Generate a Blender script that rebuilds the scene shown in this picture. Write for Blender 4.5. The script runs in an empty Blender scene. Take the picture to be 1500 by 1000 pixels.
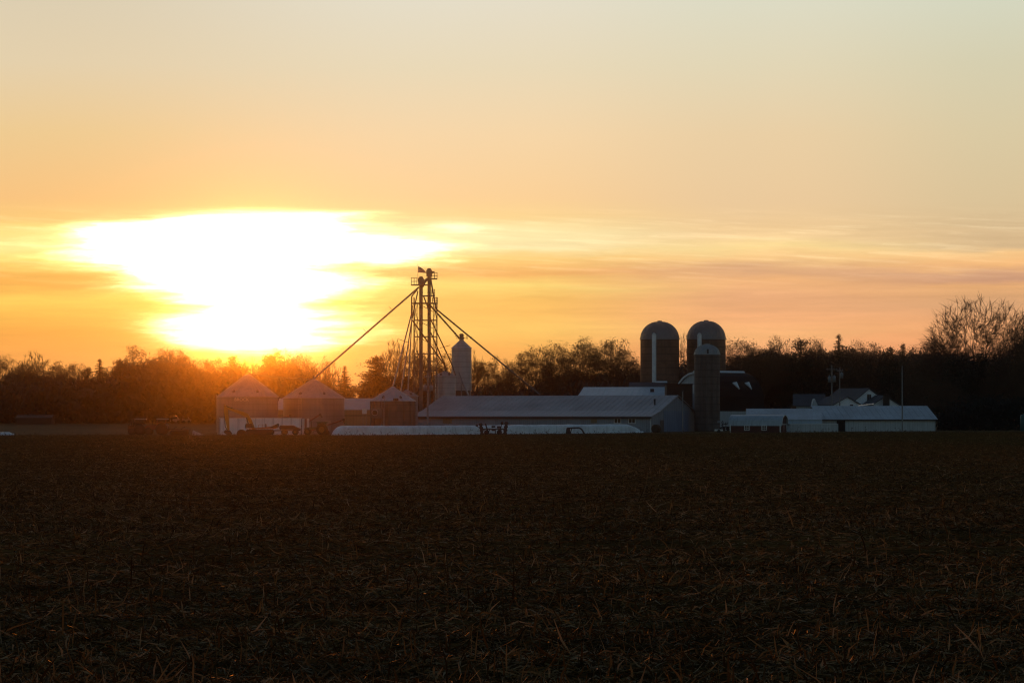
import bpy, math, random
import numpy as np
from mathutils import Vector, Matrix, noise as mnoise

random.seed(7)
rng = np.random.default_rng(11)
R = math.radians
scene = bpy.context.scene
col = scene.collection
F = 4166.67          # focal length in photo pixels (100 mm on a 36 mm wide, 1500 px sensor)
HZ = 609.0           # photo row of the horizon
CZ = 2.5             # camera height


def at(px, py, Y):
    """world point seen at photo pixel (px, py) at distance Y"""
    return Vector(((px - 750) / F * Y, Y, CZ + (HZ - py) / F * Y))


def ss(a, b, t):
    t = max(0.0, min(1.0, (t - a) / (b - a)))
    return t * t * (3 - 2 * t)


def gz(x, y):
    """ground height"""
    return 0.45 * ss(-25, 70, x) * ss(200, 380, y) + 1.0 * ss(425, 640, y)


# ------------------------------------------------------------------ camera
cam = bpy.data.objects.new('camera', bpy.data.cameras.new('camera'))
col.objects.link(cam)
cam.data.lens = 100
cam.data.sensor_width = 36
cam.data.clip_start = 0.5
cam.data.clip_end = 20000
cam.location = (0, 0, CZ)
cam.rotation_euler = (R(90) + math.atan((HZ - 500) / F), 0, 0)
scene.camera = cam

# ------------------------------------------------------------------ render look
scene.view_settings.view_transform = 'Standard'
scene.view_settings.look = 'None'
scene.view_settings.exposure = 0
scene.view_settings.gamma = 1
scene.cycles.use_denoising = True
scene.cycles.filter_width = 1.1
scene.cycles.use_adaptive_sampling = False
scene.cycles.max_bounces = 8
scene.cycles.diffuse_bounces = 2
scene.cycles.volume_bounces = 2
scene.cycles.sample_clamp_indirect = 3.0

# ------------------------------------------------------------------ materials


class G:
    """tiny node-graph helper"""

    def __init__(self, tree):
        self.t = tree

    def n(self, typ, **kw):
        nd = self.t.nodes.new(typ)
        for k, v in kw.items():
            setattr(nd, k, v)
        return nd

    def put(self, sock, v):
        if isinstance(v, (int, float)):
            sock.default_value = v
        elif isinstance(v, (tuple, list)):
            sock.default_value = v
        else:
            self.t.links.new(v, sock)

    def m(self, op, a, b=0.0, c=0.0, clamp=False):
        nd = self.n('ShaderNodeMath', operation=op, use_clamp=clamp)
        self.put(nd.inputs[0], a)
        self.put(nd.inputs[1], b)
        self.put(nd.inputs[2], c)
        return nd.outputs[0]

    def smooth(self, x, a, b, lo=0.0, hi=1.0):
        nd = self.n('ShaderNodeMapRange', interpolation_type='SMOOTHSTEP')
        for i, v in enumerate((x, a, b, lo, hi)):
            self.put(nd.inputs[i], v)
        return nd.outputs[0]

    def xyz(self, x, y, z=0.0):
        nd = self.n('ShaderNodeCombineXYZ')
        for i, v in enumerate((x, y, z)):
            self.put(nd.inputs[i], v)
        return nd.outputs[0]

    def noise(self, vec, scale=1.0, detail=3.0, rough=0.55, out='Fac'):
        nd = self.n('ShaderNodeTexNoise')
        self.put(nd.inputs['Vector'], vec)
        nd.inputs['Scale'].default_value = scale
        nd.inputs['Detail'].default_value = detail
        nd.inputs['Roughness'].default_value = rough
        return nd.outputs[out]

    def mix(self, f, a, b, blend='MIX'):
        nd = self.n('ShaderNodeMix', data_type='RGBA', blend_type=blend)
        self.put(nd.inputs[0], f)
        self.put(nd.inputs[6], a)
        self.put(nd.inputs[7], b)
        return nd.outputs[2]

    def ramp(self, f, stops, interp='LINEAR'):
        nd = self.n('ShaderNodeValToRGB')
        cr = nd.color_ramp
        cr.interpolation = interp
        while len(cr.elements) < len(stops):
            cr.elements.new(0.5)
        for e, (p, c) in zip(cr.elements, sorted(stops, key=lambda s: s[0])):
            e.position = p
            e.color = (*c, 1)
        self.put(nd.inputs[0], f)
        return nd.outputs[0]


def lin(c):
    return tuple((v / 255 / 12.92) if v / 255 <= 0.04045 else ((v / 255 + 0.055) / 1.055) ** 2.4 for v in c)


def c4(c):
    return (*c, 1)


def mk(name, base, rough=0.6, metal=0.0, var=0.18, scale=0.8, streak=0.0, seam=0.0, seam_axis='z', spec=0.5, bump=0.0, emit=None, seamk=0.45):
    """procedural Principled material: mottled base colour, optional run-off streaks and panel seams"""
    mt = bpy.data.materials.new(name)
    mt.use_nodes = True
    t = mt.node_tree
    bs = t.nodes['Principled BSDF']
    g = G(t)
    co = g.n('ShaderNodeTexCoord').outputs['Object']
    nz = g.noise(co, scale, 4)
    lo = tuple(v * (1 - var) for v in base)
    hi = tuple(min(1, v * (1 + var)) for v in base)
    c = g.ramp(nz, [(0.3, lo), (0.7, hi)])
    if streak:
        mp = g.n('ShaderNodeMapping')
        g.put(mp.inputs['Vector'], co)
        mp.inputs['Scale'].default_value = (1.6, 1.6, 0.12)
        sn = g.smooth(g.noise(mp.outputs[0], 2.0, 3), 0.45, 0.75)
        c = g.mix(g.m('MULTIPLY', sn, streak), c, c4(tuple(v * 0.45 for v in base)))
    if seam:
        sp = g.n('ShaderNodeSeparateXYZ')
        g.put(sp.inputs[0], co)
        ax = sp.outputs['XYZ'.index(seam_axis.upper())]
        fr = g.m('FRACT', g.m('MULTIPLY', ax, 1.0 / seam))
        ln = g.m('LESS_THAN', fr, 0.12)
        c = g.mix(g.m('MULTIPLY', ln, seamk), c, c4(tuple(v * 0.4 for v in base)))
    t.links.new(c, bs.inputs['Base Color'])
    bs.inputs['Roughness'].default_value = rough
    bs.inputs['Metallic'].default_value = metal
    bs.inputs['Specular IOR Level'].default_value = spec
    if bump:
        b = g.n('ShaderNodeBump')
        b.inputs['Strength'].default_value = 0.5
        b.inputs['Distance'].default_value = bump
        g.put(b.inputs['Height'], g.noise(co, scale * 6, 3))
        t.links.new(b.outputs[0], bs.inputs['Normal'])
    if emit:
        bs.inputs['Emission Color'].default_value = c4(emit[0])
        bs.inputs['Emission Strength'].default_value = emit[1]
    return mt


M = dict(
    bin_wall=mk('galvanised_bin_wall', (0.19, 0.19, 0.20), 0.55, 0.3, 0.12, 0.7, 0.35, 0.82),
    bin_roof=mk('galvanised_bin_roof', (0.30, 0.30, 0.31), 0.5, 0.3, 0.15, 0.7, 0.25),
    bin_old=mk('weathered_bin_wall', (0.15, 0.11, 0.09), 0.6, 0.2, 0.25, 0.9, 0.5, 0.8),
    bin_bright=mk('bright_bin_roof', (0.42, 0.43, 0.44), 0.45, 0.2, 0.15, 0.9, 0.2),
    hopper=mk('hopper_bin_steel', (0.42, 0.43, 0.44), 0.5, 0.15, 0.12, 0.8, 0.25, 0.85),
    steel=mk('elevator_steel', (0.12, 0.115, 0.11), 0.5, 0.4, 0.2, 1.5, 0.3),
    steel_pale=mk('pale_spout_steel', (0.26, 0.26, 0.27), 0.45, 0.4, 0.15, 1.5),
    barn_roof=mk('grey_barn_roof', (0.34, 0.325, 0.325), 0.5, 0.1, 0.24, 0.30, 0.5),
    barn_roof_low=mk('pale_lower_barn_roof', (0.33, 0.34, 0.36), 0.5, 0.2, 0.10, 0.35, 0.2),
    barn_wall=mk('grey_barn_siding', (0.27, 0.30, 0.34), 0.6, 0.1, 0.12, 0.5, 0.4, 0.3, 'x'),
    barn_door=mk('blue_grey_sliding_door', (0.20, 0.25, 0.34), 0.6, 0.1, 0.12, 0.5, 0.3, 0.3, 'x'),
    white_roof=mk('white_metal_roof', (0.33, 0.39, 0.43), 0.5, 0.1, 0.20, 0.35, 0.45),
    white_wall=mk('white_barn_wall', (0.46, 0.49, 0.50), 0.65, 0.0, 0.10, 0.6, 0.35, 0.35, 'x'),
    white_trim=mk('white_trim', (0.62, 0.62, 0.60), 0.6, 0.0, 0.08, 1.5),
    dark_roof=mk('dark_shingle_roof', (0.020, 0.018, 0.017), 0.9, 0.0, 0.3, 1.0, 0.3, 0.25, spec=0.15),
    house_roof=mk('grey_shingle_roof', (0.06, 0.062, 0.07), 0.8, 0.0, 0.3, 1.0, 0.2, 0.25),
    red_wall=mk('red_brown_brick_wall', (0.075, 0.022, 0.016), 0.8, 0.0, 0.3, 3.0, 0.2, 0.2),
    tan_wall=mk('tan_shed_wall', (0.26, 0.20, 0.11), 0.7, 0.0, 0.12, 0.5, 0.3, 0.5, 'x'),
    tan_roof=mk('pale_shed_roof', (0.38, 0.38, 0.37), 0.5, 0.1, 0.10, 0.5, 0.2),
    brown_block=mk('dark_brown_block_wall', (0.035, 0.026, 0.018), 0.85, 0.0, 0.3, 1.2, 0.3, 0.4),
    stave=mk('dark_concrete_staves', (0.16, 0.092, 0.060), 0.85, 0.0, 0.3, 1.0, 0.6, 1.1, seamk=0.85),
    stave_small=mk('brown_concrete_staves', (0.12, 0.10, 0.085), 0.85, 0.0, 0.25, 1.0, 0.6, 1.0, seamk=0.8),
    dome=mk('grey_metal_dome', (0.19, 0.18, 0.18), 0.5, 0.3, 0.18, 0.8),
    dome_pale=mk('pale_metal_dome', (0.26, 0.28, 0.28), 0.45, 0.2, 0.15, 0.8),
    chute=mk('white_silo_chute', (0.72, 0.74, 0.75), 0.5, 0.1, 0.1, 1.0, 0.3),
    shiny=mk('shiny_ridge_metal', (0.55, 0.56, 0.56), 0.22, 0.9, 0.08, 1.0),
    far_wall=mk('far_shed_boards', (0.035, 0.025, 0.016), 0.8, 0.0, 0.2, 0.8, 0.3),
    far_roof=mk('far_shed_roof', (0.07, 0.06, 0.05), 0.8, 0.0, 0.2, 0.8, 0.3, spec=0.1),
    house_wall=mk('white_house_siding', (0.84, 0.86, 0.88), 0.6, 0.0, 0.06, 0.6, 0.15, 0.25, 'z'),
    faded=mk('faded_lettering', (0.40, 0.40, 0.38), 0.7),
    pale_roof=mk('pale_white_roof', (0.52, 0.58, 0.61), 0.5, 0.05, 0.10, 0.4, 0.2),
    plastic=mk('white_silage_film', (0.70, 0.76, 0.80), 0.45, 0.0, 0.14, 0.7, 0.4, bump=0.14),
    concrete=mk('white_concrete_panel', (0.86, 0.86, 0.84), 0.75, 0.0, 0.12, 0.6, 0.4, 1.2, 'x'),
    yellow=mk('yellow_machine_paint', (0.46, 0.215, 0.016), 0.5, 0.0, 0.15, 1.5, 0.2),
    dark_metal=mk('dark_machine_metal', (0.025, 0.022, 0.02), 0.6, 0.3, 0.3, 2.0),
    rubber=mk('black_rubber', (0.012, 0.012, 0.012), 0.8, 0.0, 0.2, 2.0),
    glass=mk('dark_cab_glass', (0.02, 0.022, 0.024), 0.08, 0.0, 0.05, 1.0),
    window=mk('window_pane_glass', (0.035, 0.022, 0.014), 0.12, 0.0, 0.2, 1.0),
    green=mk('dark_green_paint', (0.02, 0.06, 0.02), 0.45, 0.0, 0.15, 1.5),
    rim=mk('yellow_wheel_rim', (0.16, 0.10, 0.012), 0.5, 0.0, 0.1, 1.5),
    red_paint=mk('dull_red_paint', (0.12, 0.02, 0.012), 0.5, 0.0, 0.2, 1.5),
    lamp_red=mk('red_tail_lamp', (0.4, 0.01, 0.01), 0.4, 0.0, 0.05, 1.0, emit=((1.0, 0.02, 0.01), 0.8)),
    pole=mk('weathered_pole_wood', (0.24, 0.23, 0.22), 0.85, 0.0, 0.25, 2.0, 0.4),
    transformer=mk('grey_transformer_can', (0.22, 0.24, 0.26), 0.5, 0.1, 0.1, 2.0),
    teal=mk('teal_tank', (0.03, 0.07, 0.065), 0.5, 0.0, 0.15, 1.5, 0.3),
    tarp=mk('grey_tarp', (0.28, 0.27, 0.26), 0.6, 0.0, 0.2, 1.5, bump=0.05),
    black=mk('dark_opening', (0.006, 0.006, 0.006), 0.9, 0.0, 0.2, 1.0),
    car_white=mk('pale_car_paint', (0.30, 0.30, 0.30), 0.3, 0.0, 0.05, 1.0),
    bark=mk('grey_brown_bark', (0.045, 0.034, 0.026), 0.9, 0.0, 0.3, 2.0),
    twig=mk('bare_twigs', (0.065, 0.040, 0.027), 0.9, 0.0, 0.3, 0.5),
    leaf=mk('dry_brown_leaves', (0.070, 0.040, 0.021), 0.85, 0.0, 0.4, 0.35),
    needle=mk('dark_green_needles', (0.018, 0.024, 0.013), 0.8, 0.0, 0.4, 0.4),
    needle_dark=mk('blackish_green_needles', (0.010, 0.013, 0.009), 0.85, 0.0, 0.4, 0.4),
    brush=mk('woodland_brush', (0.062, 0.039, 0.025), 0.9, 0.0, 0.4, 0.15),
)

# ------------------------------------------------------------------ object helpers
OFF = {}


def tag(o, label=None, cat=None, group=None, kind=None):
    if label:
        o['label'] = label
    if cat:
        o['category'] = cat
    if group:
        o['group'] = group
    if kind:
        o['kind'] = kind
    return o


def thing(name, loc, label, cat, group=None):
    o = bpy.data.objects.new(name, None)
    o.empty_display_size = 0.5
    col.objects.link(o)
    o.location = loc
    OFF[o.name] = Vector(loc)
    return tag(o, label, cat, group)


class MB:
    """collects shapes in world coordinates (through an optional frame) and links them as one mesh object"""

    def __init__(self, T=None):
        self.v, self.f, self.s = [], [], []
        self.T = T

    def add(self, vs, fs, smooth=False):
        b = len(self.v)
        if self.T is not None:
            vs = [self.T @ Vector(p) for p in vs]
        self.v.extend([tuple(p) for p in vs])
        self.f.extend([tuple(b + i for i in f) for f in fs])
        self.s.extend([smooth] * len(fs))
        return self

    def box(self, a, b):
        x0, y0, z0 = a
        x1, y1, z1 = b
        vs = [(x0, y0, z0), (x1, y0, z0), (x1, y1, z0), (x0, y1, z0), (x0, y0, z1), (x1, y0, z1), (x1, y1, z1), (x0, y1, z1)]
        return self.add(vs, [(0, 3, 2, 1), (4, 5, 6, 7), (0, 1, 5, 4), (1, 2, 6, 5), (2, 3, 7, 6), (3, 0, 4, 7)])

    def cbox(self, c, s, rz=0, ry=0):
        """box centred at c, size s, turned about y then z"""
        m = Matrix.Translation(c) @ Matrix.Rotation(rz, 4, 'Z') @ Matrix.Rotation(ry, 4, 'Y')
        vs = [m @ Vector((sx * s[0] / 2, sy * s[1] / 2, sz * s[2] / 2)) for sz in (-1, 1) for sx, sy in ((-1, -1), (1, -1), (1, 1), (-1, 1))]
        return self.add(vs, [(0, 3, 2, 1), (4, 5, 6, 7), (0, 1, 5, 4), (1, 2, 6, 5), (2, 3, 7, 6), (3, 0, 4, 7)])

    def tube(self, p, q, r0, r1=None, n=8, caps=True, smooth=True):
        r1 = r0 if r1 is None else r1
        p, q = Vector(p), Vector(q)
        d = (q - p)
        if d.length < 1e-6:
            return self
        d.normalize()
        a = d.orthogonal().normalized()
        b = d.cross(a)
        vs = []
        for c, r in ((p, r0), (q, r1)):
            for i in range(n):
                w = 2 * math.pi * i / n
                vs.append(c + (a * math.cos(w) + b * math.sin(w)) * r)
        fs = [(i, (i + 1) % n, n + (i + 1) % n, n + i) for i in range(n)]
        self.add(vs, fs, smooth)
        if caps:
            self.add(vs[:n], [tuple(range(n - 1, -1, -1))])
            self.add(vs[n:], [tuple(range(n))])
        return self

    def path(self, pts, r, n=8):
        for i in range(len(pts) - 1):
            self.tube(pts[i], pts[i + 1], r, r, n)
        return self

    def bar(self, p, q, w, h):
        """rectangular bar between two points"""
        p, q = Vector(p), Vector(q)
        d = (q - p).normalized()
        up = Vector((0, 0, 1)) if abs(d.z) < 0.95 else Vector((0, 1, 0))
        a = d.cross(up).normalized() * (w / 2)
        b = a.cross(d).normalized() * (h / 2)
        vs = [c + s * a + t * b for c in (p, q) for s, t in ((-1, -1), (1, -1), (1, 1), (-1, 1))]
        return self.add(vs, [(3, 2, 1, 0), (4, 5, 6, 7), (0, 1, 5, 4), (1, 2, 6, 5), (2, 3, 7, 6), (3, 0, 4, 7)])

    def lathe(self, c, prof, n=48, smooth=True, a0=0.0, a1=2 * math.pi):
        """revolve (radius, z) pairs round the vertical through c (z measured from 0)"""
        full = abs(a1 - a0 - 2 * math.pi) < 1e-6
        k = n if full else n + 1
        vs = []
        for r, z in prof:
            for i in range(k):
                w = a0 + (a1 - a0) * i / n
                vs.append((c[0] + r * math.cos(w), c[1] + r * math.sin(w), z))
        fs = []
        for j in range(len(prof) - 1):
            for i in range(n):
                i2 = (i + 1) % k
                fs.append((j * k + i, j * k + i2, (j + 1) * k + i2, (j + 1) * k + i))
        return self.add(vs, fs, smooth)

    def prism(self, poly, ax, t0, t1):
        """extrude a polygon along axis 'x' or 'y'; poly pairs are the other horizontal coordinate and z"""
        n = len(poly)
        vs = []
        for t in (t0, t1):
            for a, z in poly:
                vs.append((t, a, z) if ax == 'x' else (a, t, z))
        fs = [tuple(range(n)), tuple(range(2 * n - 1, n - 1, -1))]
        fs += [(i, i + n, (i + 1) % n + n, (i + 1) % n) for i in range(n)]
        return self.add(vs, fs)

    def wheel(self, c, r, w, axis=(0, 1, 0), n=20):
        a = Vector(axis).normalized()
        c = Vector(c)
        for k0, k1, s0, s1 in ((-1, -0.6, 0.82, 1), (-0.6, 0.6, 1, 1), (0.6, 1, 1, 0.82)):
            self.tube(c + a * w / 2 * k0, c + a * w / 2 * k1, r * s0, r * s1, n, caps=(k0 == -1 or k1 == 1))
        return self

    def build(self, name, mat, parent=None, label=None):
        off = OFF[parent.name] if parent is not None else Vector((0, 0, 0))
        me = bpy.data.meshes.new(name)
        ox, oy, oz = off
        me.from_pydata([(x - ox, y - oy, z - oz) for x, y, z in self.v], [], self.f)
        me.polygons.foreach_set('use_smooth', self.s)
        me.materials.append(mat)
        me.update()
        o = bpy.data.objects.new(name, me)
        col.objects.link(o)
        if parent is not None:
            o.parent = parent
        OFF[o.name] = off.copy()
        if label:
            o['label'] = label
        return o


def frame(O, theta):
    """local u along the building, v away from the viewer, z up"""
    return Matrix.Translation((O[0], O[1], 0)) @ Matrix.Rotation(theta, 4, 'Z')


def grid_mesh(name, xs, ys, zf, mat):
    nx, ny = len(xs), len(ys)
    v = [(x, y, zf(x, y)) for y in ys for x in xs]
    f = [(j * nx + i, j * nx + i + 1, (j + 1) * nx + i + 1, (j + 1) * nx + i) for j in range(ny - 1) for i in range(nx - 1)]
    me = bpy.data.meshes.new(name)
    me.from_pydata(v, [], f)
    me.polygons.foreach_set('use_smooth', [True] * len(f))
    me.materials.append(mat)
    o = bpy.data.objects.new(name, me)
    col.objects.link(o)
    return o


# ------------------------------------------------------------------ sky, sun, haze
PPD = F * math.pi / 180            # photo pixels per degree
SUN_AZ = (375 - 750) / PPD         # degrees to the right of straight ahead
SUN_EL = (HZ - 430) / PPD


def el(py):
    return (HZ - py) / PPD


world = bpy.data.worlds.new('World')
scene.world = world
world.use_nodes = True
wt = world.node_tree
wt.nodes.clear()
g = G(wt)
dirv = g.n('ShaderNodeTexCoord').outputs['Generated']
sp = g.n('ShaderNodeSeparateXYZ')
g.put(sp.inputs[0], dirv)
dx, dy, dz = sp.outputs
AZ = g.m('MULTIPLY', g.m('ARCTAN2', dx, dy), 180 / math.pi)
EL = g.m('MULTIPLY', g.m('ARCSINE', g.m('MINIMUM', g.m('MAXIMUM', dz, -1.0), 1.0)), 180 / math.pi)
# wind-drawn cloud warp: long in azimuth, thin in elevation
w1 = g.noise(g.xyz(g.m('MULTIPLY', AZ, 0.30), g.m('MULTIPLY', EL, 2.2)), 1.0, 5, 0.6)
w2 = g.noise(g.xyz(g.m('MULTIPLY', AZ, 0.45), g.m('MULTIPLY', EL, 3.0), 7.3), 1.0, 6, 0.65)
cloudy = g.smooth(EL, 3.4, 4.4, 1.0, 0.0)
ELw = g.m('ADD', EL, g.m('MULTIPLY', g.m('MULTIPLY', g.m('SUBTRACT', w1, 0.5), 0.55), cloudy))
AZw = g.m('ADD', AZ, g.m('MULTIPLY', g.m('SUBTRACT', w2, 0.5), 3.4))
EF = g.m('MULTIPLY', ELw, 1 / 9.0)


def column(stops):
    return g.ramp(EF, [(max(0, min(1, el(y) / 9)), lin(c)) for y, c in stops])


TOP = lambda a, b, c: [(-40, a), (100, b), (200, c)]
cL = column([(-40, (216, 205, 180)), (0, (220, 206, 178)), (100, (228, 208, 172)), (200, (238, 203, 146)), (295, (246, 194, 128)), (325, (248, 200, 122)),
             (340, (250, 218, 130)), (362, (252, 232, 148)), (385, (251, 222, 122)), (402, (246, 180, 88)), (422, (245, 172, 82)), (440, (250, 203, 94)),
             (460, (248, 188, 85)), (490, (245, 166, 76)), (530, (246, 165, 84)), (600, (240, 150, 80))])
cC = column([(-40, (224, 219, 203)), (0, (229, 221, 200)), (100, (233, 217, 184)), (200, (246, 214, 168)), (290, (250, 208, 152)), (318, (251, 212, 146)),
             (340, (252, 232, 172)), (362, (252, 228, 170)), (378, (250, 203, 122)), (398, (243, 176, 102)), (420, (250, 212, 118)), (440, (248, 190, 100)),
             (460, (248, 188, 99)), (482, (249, 198, 104)), (510, (248, 178, 92)), (600, (242, 150, 84))])
cD = column([(-40, (216, 217, 200)), (0, (221, 219, 197)), (100, (226, 214, 182)), (200, (234, 207, 165)), (300, (236, 202, 156)), (335, (240, 203, 150)),
             (350, (249, 212, 156)), (366, (251, 218, 150)), (380, (249, 202, 138)), (391, (229, 178, 128)), (401, (222, 170, 126)), (415, (241, 181, 124)),
             (432, (234, 173, 124)), (450, (234, 172, 122)), (464, (247, 179, 124)), (490, (249, 184, 122)), (520, (243, 164, 112)), (600, (232, 140, 96))])
cR = column([(-40, (207, 212, 197)), (0, (213, 215, 193)), (100, (214, 207, 176)), (200, (218, 202, 164)), (300, (219, 195, 153)), (350, (216, 184, 140)),
             (362, (216, 184, 140)), (372, (248, 200, 138)), (390, (247, 188, 125)), (402, (216, 164, 126)), (414, (202, 151, 120)), (424, (230, 172, 116)),
             (445, (217, 164, 118)), (470, (236, 170, 118)), (500, (240, 166, 112)), (540, (234, 150, 104)), (600, (222, 130, 90))])
sky = g.mix(g.smooth(AZ, -9.5, -1.5), cL, cC)
sky = g.mix(g.smooth(AZ, 0.0, 4.8), sky, cD)
sky = g.mix(g.smooth(AZ, 5.2, 10.0), sky, cR)
fine = g.noise(g.xyz(g.m('MULTIPLY', AZw, 0.5), g.m('MULTIPLY', EL, 7.0), 2.1), 1.0, 6, 0.62)
fac = g.m('ADD', 1.0, g.m('MULTIPLY', g.m('MULTIPLY', g.m('SUBTRACT', fine, 0.5), 0.34), cloudy))
sky = g.mix(1.0, sky, g.xyz(fac, fac, fac), 'MULTIPLY')
# thin bright wisps along the top of the cloud deck
wv = g.noise(g.xyz(g.m('MULTIPLY', AZw, 0.42), g.m('ADD', g.m('MULTIPLY', EL, 9.0), g.m('MULTIPLY', AZ, 0.5)), 11.0), 1.0, 7, 0.68)
wband = g.m('MULTIPLY', g.smooth(EL, 2.3, 3.2), g.smooth(ELw, 3.8, 4.25, 1.0, 0.0))
wisp = g.m('MULTIPLY', g.m('MULTIPLY', g.smooth(wv, 0.46, 0.74), wband), 0.15)
ux = g.m('DIVIDE', g.m('SUBTRACT', AZw, (668 - 750) / PPD), 42 / PPD)
uy = g.m('DIVIDE', g.m('SUBTRACT', ELw, el(337)), 7 / PPD)
spot = g.m('EXPONENT', g.m('MULTIPLY', -1.0, g.m('ADD', g.m('MULTIPLY', ux, ux), g.m('MULTIPLY', uy, uy))))
wisp = g.m('ADD', wisp, g.m('MULTIPLY', spot, 0.45))
sky = g.mix(1.0, sky, g.mix(wisp, (0, 0, 0, 1), (1.0, 0.92, 0.62, 1)), 'ADD')
# the bright opening in the cloud round the sun: its left and right rims by elevation
core_tab = [(296, 400, 400), (305, 330, 455), (311, 240, 545), (320, 205, 545), (330, 135, 535), (340, 85, 545), (350, 75, 620), (362, 80, 680), (372, 90, 665), (384, 105, 575),
            (388, 130, 550), (397, 160, 515), (406, 185, 545), (418, 195, 592), (430, 200, 545), (441, 215, 505), (450, 275, 485), (458, 250, 495), (470, 225, 520), (486, 232, 535), (500, 245, 525), (510, 260, 500), (520, 310, 440)]
tabL = g.ramp(EF, [(el(y) / 9, ((a) / 1500, (b) / 1500, 0)) for y, a, b in core_tab])
sc = g.n('ShaderNodeSeparateColor')
g.put(sc.inputs[0], tabL)
tx = g.m('ADD', g.m('MULTIPLY', AZw, PPD / 1500), 0.5)
soft = 84 / 1500
inL = g.smooth(g.m('SUBTRACT', tx, sc.outputs[0]), -soft, soft * 1.1)
inR = g.smooth(g.m('SUBTRACT', sc.outputs[1], tx), -soft, soft * 1.1)
vert = g.m('MULTIPLY', g.smooth(ELw, el(320), el(300), 1.0, 0.0), g.smooth(ELw, el(540), el(500)))
core = g.m('MULTIPLY', g.m('MULTIPLY', inL, inR), vert)
streaks = g.smooth(fine, 0.30, 0.68, -0.34, 0.42)
core = g.m('ADD', core, g.m('MULTIPLY', streaks, g.m('MULTIPLY', core, g.m('SUBTRACT', 1.0, g.m('MULTIPLY', core, 0.8)))))
core = g.m('MINIMUM', g.m('POWER', g.m('MAXIMUM', core, 0.0), 1.05), 1.15)
# broad yellow aureole within the cloud deck
ax = g.m('DIVIDE', g.m('SUBTRACT', AZ, SUN_AZ), 4.4)
ay = g.m('DIVIDE', g.m('SUBTRACT', EL, 2.7), 1.6)
aur = g.m('EXPONENT', g.m('MULTIPLY', -1.0, g.m('ADD', g.m('MULTIPLY', ax, ax), g.m('MULTIPLY', ay, ay))))
core3 = g.m('MULTIPLY', core, g.m('MULTIPLY', core, core))
coreg = g.mix(1.0, g.mix(core, (0, 0, 0, 1), (0.65, 0.62, 0.26, 1)), g.mix(core3, (0, 0, 0, 1), (1.4, 1.2, 0.95, 1)), 'ADD')
glow = g.mix(1.0, coreg, g.mix(aur, (0, 0, 0, 1), (0.17, 0.15, 0.035, 1)), 'ADD')
front_col = g.mix(1.0, sky, glow, 'ADD')
front = g.n('ShaderNodeBackground')
g.put(front.inputs[0], front_col)
front.inputs[1].default_value = 1.0
nish = g.n('ShaderNodeTexSky')
nish.sky_type = 'NISHITA'
nish.sun_disc = False
nish.sun_elevation = R(SUN_EL)
nish.sun_rotation = R(SUN_AZ)
nish.air_density = 1.0
nish.dust_density = 1.0
nish.ozone_density = 2.0
back = g.n('ShaderNodeBackground')
g.put(back.inputs[0], nish.outputs[0])
NISH_STRENGTH = 0.15
back.inputs[1].default_value = NISH_STRENGTH
wf = g.m('MULTIPLY', g.smooth(EL, 8.6, 20.0, 1.0, 0.0), g.smooth(g.m('ABSOLUTE', AZ), 18.0, 55.0, 1.0, 0.0))
mxs = g.n('ShaderNodeMixShader')
g.put(mxs.inputs[0], wf)
wt.links.new(back.outputs[0], mxs.inputs[1])
wt.links.new(front.outputs[0], mxs.inputs[2])
wo = g.n('ShaderNodeOutputWorld')
wt.links.new(mxs.outputs[0], wo.inputs[0])

sun = bpy.data.objects.new('sun', bpy.data.lights.new('sun', 'SUN'))
col.objects.link(sun)
sun.data.energy = 1.08
sun.data.color = (1.0, 0.205, 0.007)
sun.data.angle = R(1.6)
sd = Vector((math.sin(R(SUN_AZ)) * math.cos(R(SUN_EL)), math.cos(R(SUN_AZ)) * math.cos(R(SUN_EL)), math.sin(R(SUN_EL))))
sun.rotation_euler = sd.to_track_quat('Z', 'Y').to_euler()
sun.location = (0, 0, 60)

hz = MB().box((-640, -330, -1.5), (640, 1250, 30))  # volume added to imitate the orange lens glare round the sun
hm = bpy.data.materials.new('sun_glare_haze')
hm.use_nodes = True
hm.node_tree.nodes.remove(hm.node_tree.nodes['Principled BSDF'])
pv = hm.node_tree.nodes.new('ShaderNodeVolumePrincipled')
pv.inputs['Color'].default_value = (0.97, 0.96, 0.95, 1)
pv.inputs['Density'].default_value = 0.00026
pv.inputs['Anisotropy'].default_value = 0.9993
hm.node_tree.links.new(pv.outputs[0], hm.node_tree.nodes['Material Output'].inputs['Volume'])
tag(hz.build('haze', hm), kind='stuff')

# ------------------------------------------------------------------ ground and field


def ground_mat(name, a, b, c, scale, spec=0.0):
    mt = bpy.data.materials.new(name)
    mt.use_nodes = True
    t = mt.node_tree
    bs = t.nodes['Principled BSDF']
    g = G(t)
    co = g.n('ShaderNodeTexCoord').outputs['Object']
    n1 = g.noise(co, scale, 6, 0.7)
    n2 = g.noise(co, scale * 0.08, 3)
    cc = g.ramp(n1, [(0.32, a), (0.5, b), (0.72, c)])
    cc = g.mix(g.smooth(n2, 0.35, 0.7, 0.0, 0.55), cc, c4(tuple(v * 0.55 for v in b)))
    t.links.new(cc, bs.inputs['Base Color'])
    bs.inputs['Roughness'].default_value = 0.95
    bs.inputs['Specular IOR Level'].default_value = spec
    bm = g.n('ShaderNodeBump')
    bm.inputs['Strength'].default_value = 0.7
    bm.inputs['Distance'].default_value = 0.06
    g.put(bm.inputs['Height'], n1)
    t.links.new(bm.outputs[0], bs.inputs['Normal'])
    return mt


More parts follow.
